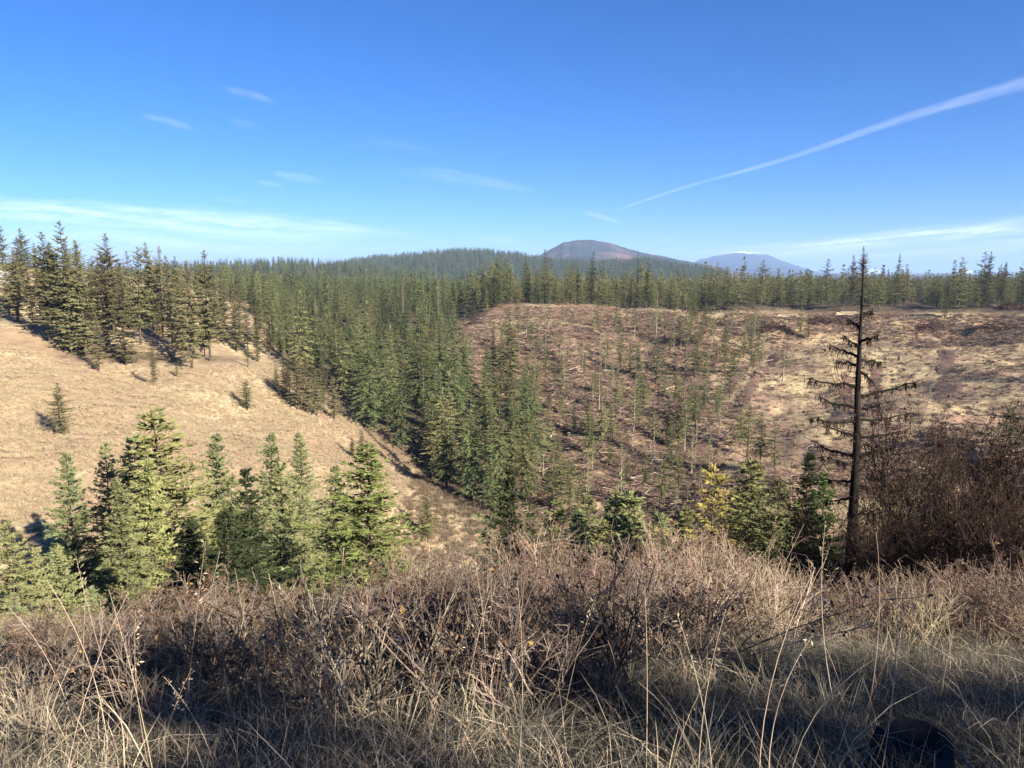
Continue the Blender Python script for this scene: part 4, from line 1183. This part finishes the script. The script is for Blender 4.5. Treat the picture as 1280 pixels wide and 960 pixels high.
SH = {
    'leafy': [shrub(400 + i, 13, 6, 3, 0.5, 460, 0.027, 0.0075, 'twig', 'leaf_brown') for i in range(4)],
    'grey': [shrub(410 + i, 16, 7, 4, 0.5, 90, 0.022, 0.0075, 'twig', 'leaf_brown') for i in range(4)],
    'red': [shrub(420 + i, 17, 8, 4, 0.42, 360, 0.018, 0.0068, 'twig_red', 'leaf_tan') for i in range(4)],
    'pale': [shrub(430 + i, 22, 7, 3, 0.6, 240, 0.018, 0.0058, 'straw', 'leaf_tan') for i in range(3)],
    'tall': [shrub(440 + i, 18, 16, 6, 0.42, 2100, 0.0095, 0.0036, 'twig_dark', 'leaf_dark', leaf_low=0.12) for i in range(3)],
}
rg = RS(52)
TOPU = [-200, 0, 60, 120, 180, 230, 300, 360, 420, 470, 540, 620, 680, 760, 830, 880, 940, 990, 1010, 1030, 1080, 1150, 1230, 1280, 1500]
TOPV = [800, 800, 792, 772, 742, 728, 735, 738, 735, 722, 706, 696, 690, 700, 690, 676, 690, 730, 752, 735, 712, 706, 712, 690, 690]
DESC = {'leafy': ('brown-leaved shrub on the bank', 'brown-leaved shrubs on the bank'), 'grey': ('bare grey twiggy shrub on the bank', 'bare grey shrubs on the bank'),
        'red': ('reddish twiggy shrub on the bank', 'reddish shrubs on the bank'), 'pale': ('pale straw-coloured shrub on the bank', 'pale shrubs on the bank')}
pts = []
tries = 0
while tries < 9000 and len(pts) < 330:
    tries += 1
    y_ = rg.uniform(2.7, 9.0); x_ = rg.uniform(-0.80, 0.80) * y_
    u_ = 640 + F * x_ / (y_ * cp + 2.9 * sp)
    if 985 < u_ < 1025 and y_ < 7.5:
        continue
    if u_ > 830 and y_ < np.interp(u_, [830, 900, 1000, 1030, 1300], [3.2, 4.4, 5.0, 4.8, 4.6]):
        continue
    if y_ < np.interp(u_, [-100, 200, 500, 700, 900], [2.75, 2.8, 2.7, 2.75, 3.8]):
        continue
    dm = 0.16 + 0.035 * y_
    if any((x_ - a) ** 2 + (y_ - b) ** 2 < dm * dm for a, b in pts):
        continue
    pts.append((x_, y_))
    g_ = h1(x_, y_)
    vt = np.interp(u_, TOPU, TOPV)
    hh = at(u_, vt, y_)[2] - g_
    hh = min(max(hh, 0.3), 1.35) * rg.choice([rg.uniform(0.5, 0.9), rg.uniform(0.85, 1.18)])
    hh = min(hh, 0.42 + 0.14 * y_) if y_ < 5 else hh
    if u_ < 160:
        pr = dict(grey=0.7, leafy=0.3)
    elif u_ < 430:
        pr = dict(leafy=0.72, grey=0.28)
    elif u_ < 640:
        pr = dict(grey=0.7, leafy=0.15, red=0.15)
    elif u_ < 860:
        pr = dict(red=0.62, grey=0.3, pale=0.08)
    elif u_ < 1000:
        pr = dict(pale=0.6, red=0.4)
    else:
        pr = dict(red=0.55, pale=0.3, leafy=0.15)
    k = rg.choice(list(pr), p=list(pr.values()))
    v = SH[k][rg.randint(len(SH[k]))]
    wd = hh * rg.uniform(0.95, 1.35)
    zone = 'below the cluster of firs' if u_ < 400 else 'below the bright green spruce' if u_ < 560 else 'below the valley firs' if u_ < 700 else 'in the sunny middle' if u_ < 860 else 'beside the gap' if u_ < 1015 else 'before the dark shrubs'
    row = 'front row' if y_ < 4.2 else 'middle row' if y_ < 6 else 'back row'
    place('shrub', v, (x_, y_, g_), rg.uniform(0, 6.28), (wd, wd, hh), '%s, %s, %s' % (DESC[k][0], row, zone), 'shrub', '%s, %s, %s' % (DESC[k][1], row, zone), (rg.normal(0, 0.08), rg.normal(0, 0.08)))

# tall dark-leaved shrubs to the right of the dead tree
for u_, vt, y_, lab in [(1162, 500, 11.5, 'tallest dark brown-leaved shrub, right beside the dead tree'), (1125, 600, 15.0, 'dark brown-leaved shrub just behind the dead tree'), (1215, 540, 11.0, 'dark russet-leaved shrub next to the tallest one'),
                        (1262, 535, 10.5, 'dark russet-leaved shrub at the edge of the picture'), (1300, 500, 10.0, 'dark shrub cut off by the edge of the picture'), (1185, 560, 9.5, 'lower dark brown shrub before the tallest one'),
                        (1240, 585, 9.0, 'low dark shrub before the russet ones'), (1108, 655, 10.5, 'low dark shrub at the foot of the dead tree'), (1145, 625, 9.2, 'dark twiggy shrub between the dead tree and the tallest shrub'), (1290, 580, 8.5, 'low dark twiggy shrub at the edge of the picture'),
                        (1010, 650, 11.0, 'dark low shrub before the green fir by the dead tree'), (970, 655, 12.5, 'dark low shrub behind the pale edge of the thicket')]:
    p = at(u_, vt, y_)
    g_ = h1(p[0], p[1])
    hh = p[2] - g_
    wd = hh * rg.uniform(0.62, 0.8)
    place('shrub', SH['tall'][rg.randint(3)], (p[0], p[1], g_), rg.uniform(0, 6.28), (wd, wd, hh), lab, 'shrub')

# ------------------------------------------------------------------ the charred stump
sp_ = at(1142, 940, 2.25)
gz = h1(sp_[0], sp_[1])
b = MB(); g = RS(61)
k = 22
prof = [(-0.15, 0.19), (0.02, 0.155), (0.12, 0.135), (0.24, 0.128), (0.34, 0.122)]
ang = np.arange(k) * 6.283 / k
ridge = 1 + 0.07 * np.sin(ang * 5 + 1) + g.normal(0, 0.035, k)
rim = g.normal(0, 0.018, k) + 0.03 * np.sin(ang * 2)
V = []
for i, (z_, r_) in enumerate(prof):
    V.append(np.column_stack([np.cos(ang) * r_ * ridge, np.sin(ang) * r_ * ridge, z_ + rim * (i == 4)]))
V.append(np.column_stack([np.cos(ang) * 0.085 * ridge, np.sin(ang) * 0.085 * ridge, np.full(k, 0.31) + rim * 0.5]))
V.append(np.column_stack([np.cos(ang) * 0.05, np.sin(ang) * 0.05, np.full(k, 0.24)]))
V = np.vstack(V)
fc = [[i * k + j, i * k + (j + 1) % k, (i + 1) * k + (j + 1) % k, (i + 1) * k + j] for i in range(6) for j in range(k)]
b.add(V, fc, 0.5, 0, True)
b.add(np.vstack([V[-k:], [[0, 0, 0.23]]]), [[j, (j + 1) % k, k] for j in range(k)], 0.5)
stump = obj('burnt_stump', b.mesh('burnt_stump', [M['char']]), None, (sp_[0], sp_[1], gz), 'charred black hollow stump in the grass at the bottom', 'stump')
stump.scale = (1.0, 1.0, 0.42)


# ------------------------------------------------------------------ grass
def grass_clump(seed, n, hmin, hmax, wdt, rad, lean):
    g = RS(seed); b = MB()
    for _ in range(n):
        a = g.uniform(0, 6.28); h = g.uniform(hmin, hmax); l = lean * g.uniform(0.1, 1.3)
        base = np.array([g.normal(0, rad), g.normal(0, rad), -0.02])
        dirh = np.array([math.cos(a), math.sin(a), 0])
        t = np.array([0, 0.35, 0.7, 1.0])
        P = base + dirh[None] * (h * l * t ** 1.8)[:, None] + np.array([0, 0, 1.0]) * (h * (t - 0.35 * l * t ** 2.5))[:, None]
        c = g.uniform(0, 6.28)
        sd = np.array([math.cos(c), math.sin(c), 0.1])
        wv = wdt * g.uniform(0.6, 1.3) * np.array([0.8, 1, 0.7, 0.12])
        V = np.concatenate([P - sd * wv[:, None] / 2, P + sd * wv[:, None] / 2])
        b.add(V, [[i, i + 1, i + 5, i + 4] for i in range(3)], g.rand())
    return b


gm = [grass_clump(500 + i, 30, 0.08, 0.30, 0.0036, 0.07, 1.5).mesh('grass_clump', [M['grass_grey']]) for i in range(4)] + \
     [grass_clump(510 + i, 22, 0.12, 0.36, 0.0034, 0.06, 1.2).mesh('grass_clump', [M['straw']]) for i in range(3)]
g = RS(53)
n = 4200
y_ = 1.35 + 5.2 * g.rand(n) ** 1.25; x_ = g.uniform(-0.82, 0.82, n) * (y_ + 0.5)
z_ = H(x_, y_)
u_, v_ = proj(np.stack([x_, y_, z_], -1))
keep = (y_ < np.interp(u_, [0, 400, 700, 850, 1000, 1280], [2.8, 2.75, 2.8, 4.0, 4.9, 4.6])) | (g.rand(n) < 0.12)
sx, sy = sp_[0], sp_[1]
keep &= (np.hypot(x_ - sx, y_ - sy) > 0.2)
x_, y_, z_ = x_[keep], y_[keep], z_[keep]
m = len(x_)
s = g.uniform(0.5, 1.1, m) * np.where((x_ > 0.6) & (y_ > 2.6), 0.75, 1.0)
straw = g.rand(m) < np.where(x_ < 0, 0.4, 0.15)
scatter('dry_grass', np.stack([x_, y_, z_], -1), np.stack([g.normal(0, 0.15, m), g.normal(0, 0.15, m), g.uniform(0, 6.28, m)], -1), np.stack([s, s, s], -1),
        np.where(straw, 4 + g.randint(0, 3, m), g.randint(0, 4, m)), gm, 'matted grey-green and straw grass along the bottom of the bank')


# taller single stalks with seed heads
def stalk(seed, head):
    g = RS(seed); b = MB(); hd = MB()
    a = g.uniform(0, 6.28); l = g.uniform(0.05, 0.5)
    t = np.linspace(0, 1, 9)
    P = np.column_stack([math.cos(a) * l * t ** 2, math.sin(a) * l * t ** 2, t * (1 - 0.25 * l * t)])
    b.tube(P, 0.0021 * np.linspace(1, 0.45, 9), 4, g.rand())
    if head:
        n = 34
        s = g.uniform(0.72, 1.0, n)
        q = np.column_stack([np.interp(s, t, P[:, k]) for k in range(3)])
        d = np.column_stack([g.normal(0, 0.5, (n, 2)), g.uniform(-0.5, 0.8, n)])
        d[:, :2] += np.array([math.cos(a), math.sin(a)]) * 0.5
        hd.diamonds(q + d * 0.012, d, g.uniform(0.012, 0.03, n), g.uniform(0.003, 0.007, n), g, g.rand(n))
        return [('stem', b.mesh('stalk_stem', [M['straw']])), ('seed_head', hd.mesh('stalk_seed_head', [M['straw']]))]
    return [('stem', b.mesh('stalk_stem', [M['straw']]))]


STK = [stalk(520 + i, i % 3 != 2) for i in range(9)]
for i in range(100):
    y_ = rg.uniform(1.9, 3.0); x_ = rg.uniform(-0.72, 0.74) * y_
    hh = rg.uniform(0.4, 0.85)
    if abs(x_ - sx) < 0.18 and abs(y_ - sy) < 0.2:
        continue
    side = x_ / y_
    lab, gr = ('pale tall grass stalk at the left end of the bank', 'tall grass stalks, left end') if side < -0.22 else ('pale tall grass stalk before the middle of the thicket', 'tall grass stalks, middle') if side < 0.2 else ('pale tall grass stalk around the charred stump', 'tall grass stalks around the stump')
    place('grass_stalk', STK[rg.randint(9)], (x_, y_, h1(x_, y_)), rg.uniform(0, 6.28), (hh, hh, hh), lab, 'grass stalk', gr, (rg.normal(0, 0.12), rg.normal(0, 0.12)))
p = at(312, 812, 4.0)
g_ = h1(p[0], p[1])
o = place('grass_stalk', STK[2], (p[0], p[1], g_), 0.4, (0.9, 0.9, max(at(300, 732, 4.0)[2] - g_, 0.5)), 'single tall pale stem rising from the brown-leaved shrubs', 'grass stalk', None, (0, -0.06))

# bleached branches lying in the grass and thicket
for (u0, v0, y0), (u1, v1, y1), r_, lab in [((958, 738, 5.6), (1010, 733, 5.7), 0.012, 'short bleached stick at the gap in the thicket'), ((1085, 832, 4.5), (1145, 818, 4.7), 0.013, 'bleached branch on the ground under the pale shrubs'),
                                            ((1010, 742, 5.5), (1048, 760, 5.2), 0.009, 'thin bleached stick leaning in the gap of the thicket'), ((920, 770, 4.8), (975, 782, 4.7), 0.008, 'thin pale twig lying over the pale shrubs'), ((1150, 832, 4.5), (1215, 822, 4.6), 0.011, 'bleached stick lying before the pale shrubs')]:
    a_, b_ = at(u0, v0, y0), at(u1, v1, y1)
    t = np.linspace(0, 1, 7)[:, None]
    P = a_ * (1 - t) + b_ * t + rg.normal(0, 0.006, (7, 3))
    bb = MB(); bb.tube(P - a_, r_ * np.linspace(1, 0.4, 7), 5, 0.6)
    for _ in range(4):
        i = rg.randint(2, 6)
        bb.tube(np.stack([P[i], P[i] + rg.normal(0, 0.06, 3)]) - a_, [r_ * 0.4, r_ * 0.1], 3, 0.6)
    obj('fallen_branch', bb.mesh('fallen_branch', [M['pale_bark']]), None, tuple(a_), lab, 'branch')


# ------------------------------------------------------------------ high thin clouds and the contrail (real sheets of ice cloud, kilometres up)
ALT = 5000.0


def on_deck(u, v):
    d = ray(u, v)
    return d * (ALT / d[..., 2])[..., None]


def cloud_mat(name, alpha, streak):
    m, nt, out = new_mat(name)
    L = nt.links
    ac = nd(nt, 'Attribute', attribute_name='across'); al = nd(nt, 'Attribute', attribute_name='along'); en = nd(nt, 'Attribute', attribute_name='tint')
    cb_ = nd(nt, 'CombineXYZ')
    L.new(al.outputs['Fac'], cb_.inputs[0]); L.new(ac.outputs['Fac'], cb_.inputs[1])
    mp = nd(nt, 'Mapping'); mp.inputs['Scale'].default_value = streak
    L.new(cb_.outputs[0], mp.inputs[0])
    n = noise(nt, mp.outputs[0], 1.0, 6, 0.6)
    ab = nd(nt, 'Math', operation='ABSOLUTE'); L.new(ac.outputs['Fac'], ab.inputs[0])
    fall = nd(nt, 'MapRange'); fall.interpolation_type = 'SMOOTHERSTEP'
    for i, v in ((1, 1.0), (2, 0.0), (3, 0.0), (4, 1.0)):
        fall.inputs[i].default_value = v
    L.new(ab.outputs[0], fall.inputs[0])
    q = nd(nt, 'Math', operation='MULTIPLY'); L.new(fall.outputs[0], q.inputs[0]); L.new(ramp(nt, n, 0.25, 0.75), q.inputs[1])
    q2 = nd(nt, 'Math', operation='MULTIPLY'); L.new(q.outputs[0], q2.inputs[0]); L.new(en.outputs['Fac'], q2.inputs[1])
    q3 = nd(nt, 'Math', operation='MULTIPLY'); L.new(q2.outputs[0], q3.inputs[0]); q3.inputs[1].default_value = alpha
    d = nd(nt, 'BsdfDiffuse'); d.inputs[0].default_value = (0.95, 0.95, 0.95, 1)
    t = nd(nt, 'BsdfTranslucent'); t.inputs[0].default_value = (0.95, 0.95, 0.95, 1)
    mx = nd(nt, 'AddShader'); L.new(d.outputs[0], mx.inputs[0]); L.new(t.outputs[0], mx.inputs[1])
    tr = nd(nt, 'BsdfTransparent')
    m2 = nd(nt, 'MixShader'); L.new(q3.outputs[0], m2.inputs[0]); L.new(tr.outputs[0], m2.inputs[1]); L.new(mx.outputs[0], m2.inputs[2])
    L.new(m2.outputs[0], out.inputs[0])
    return m


def cloud(name, path, half, alpha, label, cat, streak=(9, 1.2, 1), ends=(0.0, 0.0), seed=0):
    path = np.array(path, float)
    ln = np.concatenate([[0], np.cumsum(np.hypot(*np.diff(path, axis=0).T))])
    n = 60; na = 13
    t = np.linspace(0, 1, n)
    c = np.column_stack([np.interp(t * ln[-1], ln, path[:, k]) for k in (0, 1)])
    c = np.column_stack([np.convolve(np.pad(c[:, k], 4, 'edge'), np.ones(9) / 9, 'valid') for k in (0, 1)])
    hw = np.interp(t, np.linspace(0, 1, len(half)), half)
    T = np.gradient(c, axis=0); T /= np.linalg.norm(T, axis=1)[:, None] + 1e-9
    Nn = np.column_stack([-T[:, 1], T[:, 0]])
    o = np.linspace(-1, 1, na)
    U = c[:, None] + Nn[:, None] * (o[None, :, None] * hw[:, None, None])
    U[..., 1] = np.minimum(U[..., 1], 324 + 2.0 * o[None])
    top = on_deck(U[..., 0], U[..., 1])
    thick = 60 * (1 - o ** 2)[None] * np.ones((n, 1))
    b = MB()
    fade = np.clip(t / max(ends[0], 1e-3), 0, 1) * np.clip((1 - t) / max(ends[1], 1e-3), 0, 1)
    fade = fade * fade * (3 - 2 * fade)
    i = np.arange(n - 1)[:, None] * na; j = np.arange(na - 1)[None]
    fcs = np.stack([i + j, i + na + j, i + na + j + 1, i + j + 1], -1).reshape(-1, 4)
    for sg in (0, 1):
        V = top.copy(); V[..., 2] += thick * sg
        b.add(V.reshape(-1, 3), fcs, np.repeat(fade, na), 0, True)
    me = b.mesh(name, [cloud_mat(name, alpha, streak)])
    for nm, val in (('across', np.tile(np.tile(o, n), 2)), ('along', np.tile(np.repeat(t * ln[-1] / 100.0, na), 2) + seed * 3.7)):
        a = me.attributes.new(nm, 'FLOAT', 'POINT'); a.data.foreach_set('value', val.astype(np.float32))
    ob = obj(name, me, None, None, label, cat)
    ob.visible_shadow = True
    return ob


cloud('contrail', [(752, 269), (775, 262), (830, 242), (890, 224), (945, 211), (1020, 187), (1100, 158), (1190, 130), (1290, 102), (1420, 68)], [2, 3, 4, 7, 10, 14, 20], 0.085, 'long white contrail widening across the upper right sky', 'contrail', (1.5, 3.5, 1), (0.05, 0.02), 1)
CL = [([(-80, 258), (120, 268), (330, 283), (545, 296)], [14, 16, 18, 5], 0.30, 'long pale cirrus band above the pine crest', (1.2, 1.6, 1), (0.02, 0.25)),
      ([(-80, 296), (150, 303), (380, 312), (520, 316)], [22, 24, 20, 10], 0.20, 'faint veil of cloud under the long cirrus band', (0.8, 1.2, 1), (0.02, 0.4)),
      ([(820, 318), (960, 313), (1120, 298), (1280, 282), (1400, 272)], [4, 8, 11, 12, 12], 0.34, 'pale cirrus streak above the far edge of the clearing', (1.2, 1.5, 1), (0.3, 0.02)),
      ([(860, 326), (1020, 320), (1180, 312), (1400, 300)], [8, 14, 16, 16], 0.22, 'faint cloud veil low over the snowy mountain', (0.8, 1.2, 1), (0.3, 0.02)),
      ([(278, 111), (318, 120), (352, 131)], [3, 5, 3], 0.30, 'topmost small slanting wisp of cloud', (3, 1.5, 1), (0.2, 0.4)),
      ([(172, 144), (210, 152), (255, 166)], [3, 5, 3], 0.22, 'small slanting wisp under the topmost one', (3, 1.5, 1), (0.2, 0.4)),
      ([(280, 150), (308, 155), (330, 161)], [3, 5, 3], 0.12, 'faintest wisp beside the small slanting ones', (3, 1.5, 1), (0.3, 0.4)),
      ([(335, 216), (370, 221), (412, 229)], [4, 6, 4], 0.24, 'short wisp in the middle of the left sky', (3, 1.5, 1), (0.2, 0.4)),
      ([(318, 228), (338, 230), (360, 234)], [2, 4, 2], 0.2, 'tiny wisp right under the short middle wisp', (3, 1.5, 1), (0.2, 0.4)),
      ([(470, 212), (560, 220), (640, 234), (682, 244)], [6, 10, 8, 4], 0.20, 'stretched faint wisp left of the contrail', (2, 1.5, 1), (0.5, 0.2)),
      ([(594, 297), (620, 299), (650, 301)], [3, 6, 3], 0.24, 'small flat cloud above the wooded hill', (3, 1.5, 1), (0.3, 0.3)),
      ([(724, 264), (752, 271), (782, 281)], [2, 4.5, 2], 0.34, 'short bright wisp at the low end of the contrail', (3, 1.5, 1), (0.2, 0.3)),
      ([(808, 292), (822, 297), (836, 302)], [2, 5, 2], 0.2, 'tiny wisp above the rusty mountain', (3, 1.5, 1), (0.3, 0.3)),
      ([(262, 249), (290, 251), (318, 253)], [2, 4, 2], 0.16, 'tiny flat wisp above the long cirrus band', (3, 1.5, 1), (0.3, 0.3)),
      ([(410, 180), (480, 178), (560, 192)], [3, 6, 3], 0.08, 'barely visible wisp high over the valley', (2, 1.5, 1), (0.4, 0.4))]
for i, (pa, hf, al_, lab, st_, en_) in enumerate(CL):
    hf = [q * 1.45 for q in hf]; al_ *= 0.25 if i > 3 else 0.72; st_ = (st_[0], st_[1] * 2.2, 1)
    cloud('cirrus_cloud', pa, hf, al_, lab, 'cloud', st_, en_, i + 2)

# ------------------------------------------------------------------ the air
b = MB(); b.add(*box(-47000, 47000, -47000, 47000, -90, 460), 0.5)
m, nt, out = new_mat('air')
pv = nd(nt, 'VolumePrincipled')
pv.inputs['Color'].default_value = (0.42, 0.63, 1.0, 1)
pv.inputs['Density'].default_value = HAZE
pv.inputs['Anisotropy'].default_value = 0.0
pv.inputs['Density Attribute'].default_value = ''
nt.links.new(pv.outputs[0], out.inputs['Volume'])
m.cycles.homogeneous_volume = True
obj('haze', b.mesh('haze', [m]), kind='stuff')
